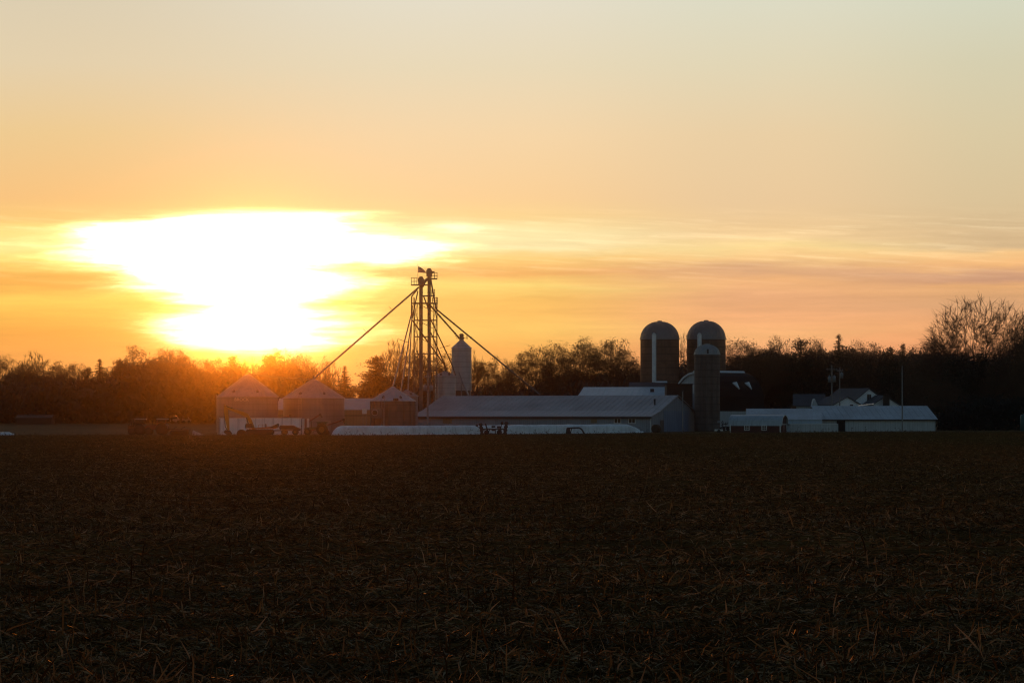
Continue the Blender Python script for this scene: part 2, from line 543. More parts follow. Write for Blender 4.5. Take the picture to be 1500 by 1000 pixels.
gxs = [-620, -450, -300, -220, -160, -120] + list(range(-100, 101, 5)) + [120, 160, 220, 300, 450, 620]
gys = [-320, -100, 0] + list(range(20, 700, 8)) + [720, 760, 850, 1000, 1240]
ground = grid_mesh('ground', gxs, gys, lambda x, y: gz(x, y) - 0.05 - (0.10 if y < 366 else 0),
                   ground_mat('autumn_turf', (0.055, 0.034, 0.014), (0.11, 0.068, 0.027), (0.19, 0.122, 0.050), 0.5, 0.025))
tag(ground, kind='structure')


def field_edge(x):
    return 368 + 2.5 * math.sin(x * 0.05)


def field_z(x, y):
    q = mnoise.noise(Vector((x * 0.16, y * 0.32, 0))) * 0.055 + mnoise.noise(Vector((x * 0.9, y * 1.3, 3))) * 0.028
    q += 0.025 * mnoise.noise(Vector((x * 0.02, y * 0.11, 9))) + 0.02 * math.sin(y * 2 * math.pi / 3.05)
    if y < 70:
        q += mnoise.noise(Vector((x * 3.1, y * 3.6, 5))) * 0.022
    return gz(x, y) + q + 0.02


fys = [14.0]
while fys[-1] < 366:
    fys.append(fys[-1] + max(0.16, fys[-1] * 0.0055))
fys.append(367.5)
fn = len(fys)
fx_n = 200
fv, ff = [], []
for j, y in enumerate(fys):
    w = 0.24 * y + 42
    if j == fn - 1:
        pass
    for i in range(fx_n + 1):
        x = (i / fx_n * 2 - 1) * w
        yy = y if j < fn - 1 else field_edge(x)
        fv.append((x, yy, field_z(x, yy) if j < fn - 1 else gz(x, yy) - 0.12))
for j in range(fn - 1):
    for i in range(fx_n):
        k = j * (fx_n + 1) + i
        ff.append((k, k + 1, k + fx_n + 2, k + fx_n + 1))
me = bpy.data.meshes.new('field')
me.from_pydata(fv, [], ff)
me.polygons.foreach_set('use_smooth', [True] * len(ff))
me.materials.append(ground_mat('dark_field_soil', (0.050, 0.026, 0.009), (0.105, 0.056, 0.018), (0.21, 0.118, 0.040), 3.2))
field = bpy.data.objects.new('field', me)
col.objects.link(field)
tag(field, kind='structure')

# corn residue: bent leaf and stalk pieces lying and standing over the soil
NP_ = 640000
inv = rng.uniform(1 / 372.0, 1 / 20.0, NP_)
dist = 1 / inv
k2 = rng.random(NP_) < 0.48
dist = np.where(k2, np.exp(rng.uniform(np.log(60), np.log(371), NP_)), dist)
px_ = rng.uniform(-1, 1, NP_) * (0.205 * dist + 2.5)
py_ = np.minimum(dist, 371 + 2.5 * np.sin(px_ * 0.05) - 3.2)
snap = (rng.random(NP_) < 0.4) & (py_ < 150)
py_ = np.where(snap, np.round(py_ / 0.76) * 0.76 + rng.normal(0, 0.055, NP_), py_)
row = 0.5 + 0.5 * np.sin(py_ * 2 * np.pi / 3.05 + 0.4 * np.sin(px_ * 0.15))
pn = np.array([mnoise.noise(Vector((a * 0.05, b * 0.16, 2.0))) for a, b in zip(px_, py_)])
keep = rng.random(NP_) < np.clip(0.66 + 0.22 * row + 0.8 * pn, 0.2, 1.0)
px_, py_ = px_[keep], py_[keep]
n_ = len(px_)
zz = np.array([field_z(a, b) for a, b in zip(px_, py_)])
far = np.clip((py_ - 40) / 250, 0, 1)
L_ = rng.gamma(3.0, 0.047, n_) * (1 + 0.1 * far) + 0.05
W_ = rng.uniform(0.007, 0.026, n_) * (1 + 0.9 * far)
yaw = rng.uniform(0, 2 * np.pi, n_)
pit = np.abs(rng.normal(0.08, 0.22, n_))
stand = rng.random(n_) < 0.04
pit = np.where(stand, rng.uniform(0.7, 1.5, n_), np.minimum(pit, 1.1))
bend = rng.normal(-0.35, 0.45, n_)
roll = rng.uniform(-1.2, 1.2, n_)
d1 = np.stack([np.cos(yaw) * np.cos(pit), np.sin(yaw) * np.cos(pit), np.sin(pit)], 1)
p2 = pit + bend
d2 = np.stack([np.cos(yaw) * np.cos(p2), np.sin(yaw) * np.cos(p2), np.sin(p2)], 1)
sx = np.stack([-np.sin(yaw), np.cos(yaw), np.zeros(n_)], 1)
up = np.cross(d1, sx)
sd_ = sx * np.cos(roll)[:, None] + up * np.sin(roll)[:, None]
base = np.stack([px_, py_, zz + 0.006 + rng.uniform(0, 0.03, n_)], 1)
mid = base + d1 * (L_ * 0.5)[:, None]
tip = mid + d2 * (L_ * 0.5)[:, None]
tip[:, 2] = np.maximum(tip[:, 2], zz + 0.01)
hw = sd_ * (W_ * 0.5)[:, None]
V = np.stack([base - hw * 0.7, base + hw * 0.7, mid - hw, mid + hw, tip - hw * 0.25, tip + hw * 0.25], 1).reshape(-1, 3)
idx = (np.arange(n_) * 6)[:, None]
Q = np.concatenate([idx + np.array([[0, 1, 3, 2]]), idx + np.array([[2, 3, 5, 4]])], 1).reshape(-1, 4)
me = bpy.data.meshes.new('corn_residue')
me.vertices.add(len(V))
me.vertices.foreach_set('co', V.astype(np.float32).ravel())
me.loops.add(Q.size)
me.loops.foreach_set('vertex_index', Q.astype(np.int32).ravel())
me.polygons.add(len(Q))
me.polygons.foreach_set('loop_start', np.arange(0, Q.size, 4, dtype=np.int32))
me.polygons.foreach_set('loop_total', np.full(len(Q), 4, dtype=np.int32))
at_ = me.attributes.new('tone', 'FLOAT', 'FACE')
at_.data.foreach_set('value', np.repeat(rng.random(n_) ** 1.6, 2).astype(np.float32))
me.update()
me.validate()
rm = bpy.data.materials.new('dry_corn_residue')
rm.use_nodes = True
rt = rm.node_tree
rb = rt.nodes['Principled BSDF']
gg = G(rt)
ta = gg.n('ShaderNodeAttribute', attribute_name='tone').outputs['Fac']
rc = gg.ramp(ta, [(0.0, (0.027, 0.0150, 0.0050)), (0.38, (0.112, 0.062, 0.0200)), (0.72, (0.235, 0.142, 0.056)), (0.9, (0.31, 0.195, 0.096)), (1.0, (0.36, 0.25, 0.145))])
rco = gg.n('ShaderNodeTexCoord').outputs['Object']
rc = gg.mix(gg.smooth(gg.noise(rco, 0.25, 3), 0.4, 0.7, 0.0, 0.5), rc, (0.022, 0.0125, 0.0025, 1))
rt.links.new(rc, rb.inputs['Base Color'])
rb.inputs['Roughness'].default_value = 0.62
rb.inputs['Specular IOR Level'].default_value = 0.03
tr = gg.n('ShaderNodeBsdfTranslucent')
rt.links.new(rc, tr.inputs['Color'])
ms = gg.n('ShaderNodeMixShader')
ms.inputs[0].default_value = 0.26
rt.links.new(rb.outputs[0], ms.inputs[1])
rt.links.new(tr.outputs[0], ms.inputs[2])
rt.links.new(ms.outputs[0], rt.nodes['Material Output'].inputs['Surface'])
me.materials.append(rm)
ro = bpy.data.objects.new('corn_residue', me)
col.objects.link(ro)
tag(ro, 'dry corn leaves and cut stalks littering the dark field', 'crop residue', kind='stuff')

# standing stalk stubs and weeds along the far edge of the field
wb = MB()
for k in range(900):
    x = random.uniform(-72, 74)
    y = field_edge(x) - random.uniform(0.6, 12)
    h = random.uniform(0.10, 0.34) if random.random() < 0.86 else random.uniform(0.35, 0.85)
    z = gz(x, y)
    lx, ly = random.gauss(0, 0.28) * h, random.gauss(0, 0.2) * h
    t = Vector((x + lx, y + ly, z + h))
    wb.tube((x, y, z - 0.05), t, 0.016, 0.008, 4, False)
    for q in range(random.randint(1, 4)):
        s = random.uniform(0.4, 1.0)
        p = Vector((x + lx * s, y + ly * s, z + h * s))
        e = p + Vector((random.uniform(-1, 1) * 0.22 * (0.4 + h), random.uniform(-.1, .1), random.uniform(-0.08, 0.14)))
        wb.bar(p, e, 0.012, 0.03)
we = wb.build('field_edge_weeds', M['leaf'])
tag(we, 'brown weeds and stalk stubs along the far edge of the field', 'weeds', kind='stuff')

# ------------------------------------------------------------------ grain bins


def base_z(x, y):
    return gz(x, y) - 0.06


def grain_bin(px0, px1, eave, peak, Y, label, name='grain_bin', group=None, wall='bin_wall', roof='bin_roof', cap_px=5, zbot=None, door=True, stiff=0, over=0.12, ribs=40, ladder_at=-1.95):
    S = Y / F
    r = (px1 - px0) / 2 * S
    c = at((px0 + px1) / 2, HZ, Y)
    cx, cy = c.x, c.y
    z0 = base_z(cx, cy) if zbot is None else zbot
    ze = CZ + (HZ - eave) * S
    zp = CZ + (HZ - peak) * S
    t = thing(name, (cx, cy, z0), label, 'grain bin', group)
    w = MB().lathe((cx, cy), [(r, z0), (r, ze)], 64)
    z = z0 + 0.82
    while z < ze - 0.2:
        w.lathe((cx, cy), [(r + 0.004, z - 0.03), (r + 0.022, z), (r + 0.004, z + 0.03)], 64)
        z += 0.82
    for k in range(stiff):
        a = 2 * math.pi * (k + 0.3) / stiff
        w.cbox((cx + math.cos(a) * (r + 0.05), cy + math.sin(a) * (r + 0.05), (z0 + ze) / 2), (0.12, 0.10, ze - z0 - 0.05), a)
    w.build('wall', M[wall], t)
    rc_ = cap_px * S
    rf = MB().lathe((cx, cy), [(r - 0.03, ze - 0.05), (r + over, ze - 0.06), (r + over, ze), (rc_, zp - 0.10)], 64, smooth=False)
    for k in range(ribs):
        a = 2 * math.pi * k / ribs
        d = Vector((math.cos(a), math.sin(a), 0))
        rf.bar(Vector((cx, cy, ze + 0.03)) + d * (r + over - 0.02), Vector((cx, cy, zp - 0.07)) + d * rc_, 0.07, 0.07)
    zm = ze + (zp - ze) * 0.45
    rm_ = r + over + (rc_ - r - over) * 0.45
    rf.lathe((cx, cy), [(rm_ + 0.06, zm - 0.03), (rm_, zm + 0.09), (rm_ - 0.12, zm + 0.08)], 64)
    ro_ = rf.build('roof', M[roof], t)
    cp = MB().lathe((cx, cy), [(rc_ + 0.03, zp - 0.12), (rc_ + 0.03, zp), (rc_ * 0.5, zp + 0.08), (0.0, zp + 0.10)], 24)
    cp.build('cap', M[roof], ro_)
    for k in range(2):
        a = -math.pi / 2 + (k - .5) * 0.95
        rr = r * 0.82
        zv = ze + (zp - ze) * 0.18
        v = MB().tube((cx + math.cos(a) * rr, cy + math.sin(a) * rr, zv - 0.1), (cx + math.cos(a) * rr, cy + math.sin(a) * rr, zv + 0.28), 0.13, 0.13, 10)
        v.tube((cx + math.cos(a) * rr, cy + math.sin(a) * rr, zv + 0.28), (cx + math.cos(a) * (rr + 0.3), cy + math.sin(a) * (rr + 0.3), zv + 0.12), 0.14, 0.13, 10)
        v.build('roof_vent', M['steel'], ro_)
    ld = MB()
    d = Vector((math.cos(ladder_at), math.sin(ladder_at), 0))
    s = Vector((-d.y, d.x, 0))
    for q in (-0.22, 0.22):
        p = Vector((cx, cy, 0)) + d * (r + 0.16) + s * q
        ld.tube((p.x, p.y, z0 + 0.3), (p.x, p.y, ze + 0.3), 0.03, 0.03, 6)
    zz_ = z0 + 0.5
    while zz_ < ze:
        p = Vector((cx, cy, zz_)) + d * (r + 0.16)
        ld.tube(p - s * 0.22, p + s * 0.22, 0.02, 0.02, 5)
        zz_ += 0.35
    ld.build('ladder', M['steel_pale'], t)
    if door:
        a = -math.pi / 2 + 0.55
        d = Vector((math.cos(a), math.sin(a), 0))
        dr = MB().cbox((cx + d.x * (r + 0.03), cy + d.y * (r + 0.03), z0 + 1.15), (0.12, 0.8, 1.6), a)
        dr.build('door', M['steel_pale'], t)
    return t, (cx, cy, r, z0, ze, zp)


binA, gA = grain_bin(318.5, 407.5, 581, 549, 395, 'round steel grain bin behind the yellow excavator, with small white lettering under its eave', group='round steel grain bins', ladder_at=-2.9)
cu = bpy.data.curves.new('lettering', 'FONT')
cu.body = 'BROCK'
cu.size = 0.78
cu.extrude = 0.02
cu.offset = 0.012
cu.align_x = 'CENTER'
cu.space_character = 1.05
cu.size = 0.58
tmp = bpy.data.objects.new('lettering_curve', cu)
col.objects.link(tmp)
dg = bpy.context.evaluated_depsgraph_get()
lm = bpy.data.meshes.new_from_object(tmp.evaluated_get(dg))
bpy.data.objects.remove(tmp)
xs_ = [v.co.x for v in lm.vertices]
mx_ = (min(xs_) + max(xs_)) / 2
for v in lm.vertices:
    xx = v.co.x - mx_
    v.co.x = xx
lm.materials.clear()
lm.materials.append(M['faded'])
lt = bpy.data.objects.new('lettering', lm)
col.objects.link(lt)
lt.parent = binA
lt.location = (-0.42, -gA[2] - 0.05, CZ + (HZ - 587) * (395 - gA[2]) / F - gA[3])
lt.rotation_euler = (R(90), 0, 0)
OFF[lt.name] = OFF[binA.name]
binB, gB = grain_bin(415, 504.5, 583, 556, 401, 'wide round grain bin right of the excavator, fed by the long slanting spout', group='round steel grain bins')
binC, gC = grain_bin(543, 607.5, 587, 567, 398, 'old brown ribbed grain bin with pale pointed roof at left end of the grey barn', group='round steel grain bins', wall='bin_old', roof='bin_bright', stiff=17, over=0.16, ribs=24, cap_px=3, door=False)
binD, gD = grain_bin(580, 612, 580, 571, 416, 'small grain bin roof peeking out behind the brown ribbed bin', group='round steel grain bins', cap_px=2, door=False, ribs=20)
binE, gE = grain_bin(637, 667.5, 551, 543, 450, 'tall narrow grain bin with low cone top standing beside the white hopper bin', group='round steel grain bins', wall='hopper', roof='hopper', cap_px=1.5, door=False, ribs=18)

# drying fan, platform and pipe on the old bin
Yc = gC[1] - gC[2]
S = Yc / F
fanp = at(552, 604, Yc - 0.3)
fb = MB().cbox((fanp.x, fanp.y, fanp.z), (1.45, 0.8, 1.25))
fo = fb.build('fan_housing', M['steel'], binC)
fw = MB().wheel((fanp.x - 0.25, fanp.y - 0.43, fanp.z), 0.45, 0.12, (0, 1, 0), 18)
fw.build('fan_ring', M['steel_pale'], fo)
fh = MB().wheel((fanp.x - 0.25, fanp.y - 0.47, fanp.z), 0.34, 0.12, (0, 1, 0), 16)
fh.build('fan_mouth', M['black'], fo)
pl = MB().cbox((fanp.x, fanp.y, fanp.z - 0.72), (1.9, 1.1, 0.12))
for sx_ in (-0.85, 0.85):
    pl.tube((fanp.x + sx_, fanp.y - 0.45, gC[3]), (fanp.x + sx_, fanp.y - 0.45, fanp.z - 0.7), 0.05)
    pl.tube((fanp.x + sx_, fanp.y - 0.45, fanp.z - 0.7), (fanp.x + sx_, fanp.y - 0.45, fanp.z + 0.4), 0.025)
pl.build('platform', M['steel'], binC)
p0 = at(562, 598, Yc - 0.15)
MB().tube((p0.x, p0.y, gC[3]), p0, 0.07).build('down_pipe', M['steel_pale'], binC)
hd = at(580, 586, Yc - 0.05)
MB().cbox((hd.x, hd.y, hd.z + 0.1), (0.7, 0.7, 0.35), 0, 0.0).build('roof_hatch', M['dark_metal'], binC)

# white electrical box on its post beside the old bin
eb = at(534, 602, 393)
t = thing('electrical_box', (eb.x, eb.y, base_z(eb.x, eb.y)), 'small white electrical box on posts left of the brown ribbed bin', 'utility box')
MB().cbox((eb.x, eb.y, eb.z), (0.62, 0.25, 0.75)).build('cabinet', M['white_trim'], t)
MB().tube((eb.x - .22, eb.y + .17, base_z(eb.x, eb.y)), (eb.x - .22, eb.y + .17, eb.z + .3), .05).tube((eb.x + .22, eb.y + .17, base_z(eb.x, eb.y)), (eb.x + .22, eb.y + .17, eb.z + .3), .05).build('post', M['pole'], t)

# hopper bin on legs
S = 455 / F
hx, hy = (676 - 750) * S, 455.0
hr = 14.6 * S
zt, zb = CZ + (HZ - 510) * S, CZ + (HZ - 572) * S
hz0 = base_z(hx, hy)
hop = thing('hopper_bin', (hx, hy, hz0), 'tall grey hopper bin on legs with a spider of fittings on its cone top', 'hopper bin')
w = MB().lathe((hx, hy), [(hr, zb), (hr, zt)], 48)
z = zb + 0.8
while z < zt:
    w.lathe((hx, hy), [(hr + .004, z - .03), (hr + .02, z), (hr + .004, z + .03)], 48)
    z += 0.8
w.build('wall', M['hopper'], hop)
MB().lathe((hx, hy), [(hr, zb + .02), (0.3, zb - 2.2), (0.3, zb - 2.6)], 32).build('cone', M['steel'], hop)
rf = MB().lathe((hx, hy), [(hr + .08, zt - .04), (hr + .08, zt + .02), (0.35, zt + 1.25), (0.35, zt + 1.5), (0, zt + 1.52)], 48, smooth=False)
rfo = rf.build('roof', M['hopper'], hop)
for k in range(6):
    a = 2 * math.pi * (k + .5) / 6
    MB().tube((hx + hr * math.cos(a), hy + hr * math.sin(a), hz0), (hx + hr * math.cos(a), hy + hr * math.sin(a), zb + 1.2), .09, .09, 8).build('leg', M['steel_pale'], hop)
dh = MB().tube((hx, hy, zt + 1.45), (hx, hy, zt + 2.1), .42, .30, 14).tube((hx, hy, zt + 2.1), (hx, hy, zt + 2.35), .48, .2, 14)
for k in range(7):
    a = 2 * math.pi * k / 7 + .3
    dh.tube((hx, hy, zt + 1.7), (hx + 1.05 * math.cos(a), hy + 1.05 * math.sin(a), zt + 1.55 + .4 * (k % 2)), .045, .04, 6)
    dh.tube((hx + 1.0 * math.cos(a), hy + 1.0 * math.sin(a), zt + 1.5 + .4 * (k % 2)), (hx + 1.0 * math.cos(a), hy + 1.0 * math.sin(a), zt + 2.05), .03, .03, 5)
dh.build('distributor', M['steel'], hop)
q0, q1 = at(677, 558, 452.6), at(686, 579, 452.2)
MB().tube(at(672, 545, 453.2), q0, .09, .09, 8).tube(q0, q1, .16, .16, 8).build('drop_pipe', M['steel_pale'], hop)

# ------------------------------------------------------------------ bucket elevator
ex, ey = (623 - 750) * 440 / F, 440.0
ez0 = base_z(ex, ey)
elev = thing('grain_elevator', (ex, ey, ez0), 'tall twin leg bucket elevator tower with lattice frame and spouts fanning out to the bins', 'grain elevator')


def E(px, py, Y=440.0):
    return at(px, py, Y)


for (px, top, w_) in ((616.6, 414, 0.56), (628.6, 402, 0.50)):
    a, b = E(px, top), E(px, top)
    leg = MB()
    for dx_ in (-0.14, 0.14):
        leg.box((a.x + dx_ - w_ * .23, a.y - .2, ez0), (a.x + dx_ + w_ * .23, a.y + .2, a.z))
    leg.box((a.x - w_ * .30, a.y - .12, ez0), (a.x + w_ * .30, a.y + .12, a.z))
    z = ez0 + 2.4
    while z < a.z - 1:
        leg.box((a.x - w_ * .56, a.y - .24, z - .05), (a.x + w_ * .56, a.y + .24, z + .05))
        z += 2.4
    lo = leg.build('leg', M['steel'], elev)
    hb = MB()
    c = E(px, top - 4)
    hb.prism([(c.x - .42, c.z - .75), (c.x + .42, c.z - .75), (c.x + .46, c.z + .1), (c.x + .30, c.z + .46), (c.x + .1, c.z + .56), (c.x - .12, c.z + .56), (c.x - .32, c.z + .44), (c.x - .46, c.z + .1)], 'y', c.y - .3, c.y + .3)
    hb.build('head', M['steel'], lo)
    MB().box((a.x - .5, a.y - .4, ez0), (a.x + .5, a.y + .4, ez0 + 1.3)).build('boot', M['steel'], lo)
m0 = E(634.5, 398.5)
MB().tube((m0.x - .3, m0.y, m0.z), (m0.x + .22, m0.y, m0.z + .03), .14, .14, 10).cbox((m0.x - .25, m0.y, m0.z - .1), (.25, .3, .4)).build('motor', M['dark_metal'], elev)
tp = [E(618, 420), E(622, 412), E(627, 408)]
MB().bar(tp[0], tp[1], .5, .45).bar(tp[1], tp[2], .5, .45).build('transfer_chute', M['steel'], elev)
fr = MB()
xl, xr = E(606.5, 500).x, E(640, 500).x
zt_ = E(606, 444).z
yy = (ey - 1.4, ey + 1.4)
lv = [CZ + (HZ - p) * 440 / F for p in (444, 469, 493, 518, 543, 568, 592)]
for x in (xl, xr):
    for y in yy:
        fr.bar((x, y, ez0), (x, y, zt_ + .9), .10, .10)
xi, xj = E(611.5, 500).x, E(634.5, 500).x
for x in (xi, xj):
    fr.bar((x, ey + 1.4, ez0), (x, ey + 1.4, zt_), .07, .07)
for z in lv:
    for y in yy:
        fr.bar((xl, y, z), (xr, y, z), .08, .10)
    for x in (xl, xr):
        fr.bar((x, yy[0], z), (x, yy[1], z), .08, .10)
for i in range(len(lv) - 1):
    for y in yy:
        fr.bar((xl, y, lv[i]), (xi, y, lv[i + 1]), .05, .05)
        fr.bar((xi, y, lv[i]), (xl, y, lv[i + 1]), .05, .05)
        fr.bar((xj, y, lv[i]), (xr, y, lv[i + 1]), .05, .05)
        fr.bar((xr, y, lv[i]), (xj, y, lv[i + 1]), .05, .05)
        fr.bar((xi, y, lv[i]), (xj, y, (lv[i] + lv[i + 1]) / 2), .045, .045)
    fr.bar((xl, yy[0], lv[i]), (xl, yy[1], lv[i + 1]), .05, .05)
    fr.bar((xr, yy[1], lv[i]), (xr, yy[0], lv[i + 1]), .05, .05)
fr.build('lattice_frame', M['steel'], elev)


def platform(px0, px1, py, rail0, rail1, rtop):
    a, b = E(px0, py), E(px1, py)
    p = MB().box((a.x, ey - .9, a.z - .10), (b.x, ey + .9, a.z + .04))
    po = p.build('platform', M['steel'], elev)
    r0, r1, zt2 = E(rail0, py).x, E(rail1, py).x, E(px0, rtop).z
    rl = MB()
    for x in (r0 + .04, (r0 + r1) / 2, r1 - .04):
        for y in (ey - .85, ey + .85):
            rl.tube((x, y, a.z), (x, y, zt2), .025, .025, 5)
    for z in (zt2, (zt2 + a.z) / 2):
        for y in (ey - .85, ey + .85):
            rl.tube((r0, y, z), (r1, y, z), .025, .025, 5)
        rl.tube((r0, ey - .85, z), (r0, ey + .85, z), .025, .025, 5)
        rl.tube((r1, ey - .85, z), (r1, ey + .85, z), .025, .025, 5)
    rl.build('railing', M['steel'], po)


platform(602, 629, 417, 602, 611, 407)
platform(629, 640.5, 408, 632, 640.5, 399.5)
platform(619, 637, 433, 632, 637, 424)
platform(604, 641, 444, 633, 641, 436)


def spout(pts, r, ys):
    ps = [at(x, y, Y) for (x, y), Y in zip(pts, ys)]
    b = MB().path(ps, r, 8)
    for p in ps[1:-1]:
        b.lathe((p.x, p.y), [(0.001, p.z - r), (r * .8, p.z - r * .7), (r * 1.05, p.z), (r * .8, p.z + r * .7), (0.001, p.z + r)], 8)
    for k in range(1, 6):
        q = ps[-2].lerp(ps[-1], k / 6)
        d = (ps[-1] - ps[-2]).normalized()
        b.tube(q - d * .06, q + d * .06, r * 1.3, r * 1.3, 8)
    return b


spouts = [
    ([(613, 421), (458.5, 555.5)], .135, [439.6, gB[1]]),
    ([(611, 424), (603, 434), (602.6, 460), (575.6, 566)], .105, [439.3, 439.0, 438.8, gC[1]]),
    ([(612, 426), (603.6, 466), (586.5, 577)], .095, [438.9, 438.6, 399.5]),
    ([(604, 447), (602, 490), (597.5, 573)], .085, [440.2, 440.0, gD[1]]),
    ([(604, 469), (614, 483), (651, 534), (653, 544)], .11, [438.8, 438.6, 448, gE[1]]),
    ([(630.7, 408), (638.3, 451), (640, 453.5), (791, 578)], .125, [439.2, 439.0, 438.9, 433]),
    ([(630, 447), (673.5, 496)], .13, [438.6, 454.6]),
    ([(620.5, 434), (625.6, 447), (631, 468), (660.5, 530), (668, 552)], .10, [439.0, 438.6, 438.4, 452.6, 452.4]),
    ([(631, 487), (655, 541.5)], .10, [438.4, 449.6]),
]
for pts, r, ys in spouts:
    spout(pts, r, ys).build('spout', M['steel'], elev)
for (a, b) in (((583.6, 496.5), (598, 501.6)), ((644.5, 509.5), (659.5, 505.5)), ((570, 449.5), (576, 455.5)), ((532, 482), (538.5, 488))):
    MB().tube(at(*a, 428), at(*b, 428), .04, .04, 6).build('brace', M['steel'], elev)
# conveyor between the two front bins
cv = MB()
p, q = at(366, 547.5, gA[1]), at(458, 555.5, gB[1])
last = p
for k in range(1, 13):
    s = k / 12
    n = p.lerp(q, s)
    n.z -= 0.15 * math.sin(math.pi * s)
    cv.tube(last, n, .09, .09, 8)
    last = n
cvo = cv.build('conveyor_tube', M['steel'])
tag(cvo, 'thin pale conveyor tube running between the peaks of the two wide grain bins', 'conveyor')

# flag on the elevator top
fp = at(612, 412, 439.2)
fl = thing('flag', fp, 'small striped flag on a thin pole at the top of the elevator', 'flag')
ft = at(612, 387.5, 439.2)
MB().tube(fp, ft, .03, .025, 6).lathe((ft.x, ft.y), [(0, ft.z - .02), (.05, ft.z + .03), (0, ft.z + .08)], 8).build('pole', M['steel'], fl)
a, b = at(612.4, 390, 439.2), at(612.4, 399, 439.2)
c, d = at(622.8, 397.0, 439.2), at(624.5, 399.8, 439.2)
nx_, nz_ = 14, 8
vs, fs = [], []
for j in range(nz_ + 1):
    for i in range(nx_ + 1):
        s, tt = i / nx_, j / nz_
        top = a.lerp(c, s)
        top.z += 0.12 * math.sin(s * math.pi)
        p = top.lerp(b.lerp(d, s), tt)
        p.y += 0.12 * math.sin(s * 7 + tt * 1.5) * s
        vs.append(tuple(p))
for j in range(nz_):
    for i in range(nx_):
        k = j * (nx_ + 1) + i
        fs.append((k, k + 1, k + nx_ + 2, k + nx_ + 1))
fb = MB().add(vs, fs, True)
fm = bpy.data.materials.new('striped_flag_cloth')
fm.use_nodes = True
gg = G(fm.node_tree)
gsp = gg.n('ShaderNodeSeparateXYZ')
gg.put(gsp.inputs[0], gg.n('ShaderNodeTexCoord').outputs['Generated'])
st = gg.m('LESS_THAN', gg.m('FRACT', gg.m('MULTIPLY', gsp.outputs[2], 6.5)), 0.5)
cn = gg.m('MULTIPLY', gg.m('LESS_THAN', gsp.outputs[0], 0.42), gg.m('GREATER_THAN', gsp.outputs[2], 0.48))
fc = gg.mix(st, (0.35, 0.33, 0.31, 1), (0.25, 0.02, 0.025, 1))
fc = gg.mix(cn, fc, (0.02, 0.025, 0.08, 1))
fbs = fm.node_tree.nodes['Principled BSDF']
fm.node_tree.links.new(fc, fbs.inputs['Base Color'])
fbs.inputs['Roughness'].default_value = 0.8
ftr = gg.n('ShaderNodeBsdfTranslucent')
gg.put(ftr.inputs[0], fc)
fmx = gg.n('ShaderNodeMixShader')
fmx.inputs[0].default_value = 0.5
gg.put(fmx.inputs[1], fbs.outputs[0])
gg.put(fmx.inputs[2], ftr.outputs[0])
fm.node_tree.links.new(fmx.outputs[0], fm.node_tree.nodes['Material Output'].inputs['Surface'])
fb.build('cloth', fm, fl)

# ------------------------------------------------------------------ buildings


def building(name, label, cat, O, theta, L, prof, wall_m, roof_m, over=.3, thick=.12, rib=0.0, group=None, wall_base=None):
    """prof: (v, z) pairs from the near eave over the ridge to the far eave"""
    T = frame(O, theta)
    zg = min(base_z(O[0], O[1]), base_z(*(T @ Vector((L, prof[-1][0], 0))).xy))
    if wall_base is not None:
        zg = wall_base
    t = thing(name, (O[0], O[1], zg), label, cat, group)
    poly = [(prof[0][0], zg)] + [(v, z - .01) for v, z in prof] + [(prof[-1][0], zg)]
    MB(T).prism(poly, 'x', 0, L).build('wall', wall_m, t)
    rf = MB(T)
    pr = [Vector((0, v, z)) for v, z in prof]
    d0 = (pr[0] - pr[1]).normalized() * over
    d1 = (pr[-1] - pr[-2]).normalized() * over
    ext = [pr[0] + d0] + pr[1:-1] + [pr[-1] + d1]
    poly = [(p.y, p.z + .003) for p in ext] + [(p.y, p.z + thick) for p in reversed(ext)]
    n = len(ext)
    # roof shell as quads: outer, inner, two edges, two ends
    vs = [(u, y, z) for u in (-over, L + over) for y, z in poly]
    m = 2 * n
    fs = [(i, (i + 1) % m, m + (i + 1) % m, m + i) for i in range(m)]
    for i in range(n - 1):
        fs.append((i, m - 1 - i, m - 2 - i, i + 1))
        fs.append((m + i, m + i + 1, m + m - 2 - i, m + m - 1 - i))
    rf.add(vs, fs)
    if rib:
        u = -over + .05
        while u < L + over:
            for i in range(n - 1):
                a, b = ext[i], ext[i + 1]
                rf.bar((u, a.y, a.z + thick + .006), (u, b.y, b.z + thick + .012), .05, .045)
            u += rib
    rc_ = rf.build('roof', roof_m, t)
    return t, T, zg, rc_


def wbox(T, a, b):
    return MB(T).box(a, b)


# the long grey barn in the middle
th = R(-25)
Yr = 410.0
xr_ = (953 - 750) * Yr / F
Lb = 38.4
O = (xr_ - Lb * math.cos(th), Yr - Lb * math.sin(th))
T = frame(O, th)
zE, zBk, zR = 2.43, 3.22, 5.45
hd = 10.2
barn, T, bz, brf = building('livestock_barn', 'long low grey metal barn behind the white silage bag', 'barn', O, th, Lb,
                            [(3.5, zBk), (hd, zR), (2 * hd - 3.5, zBk), (2 * hd, zE)], M['barn_wall'], M['barn_roof'], .25, .10, 0.9)
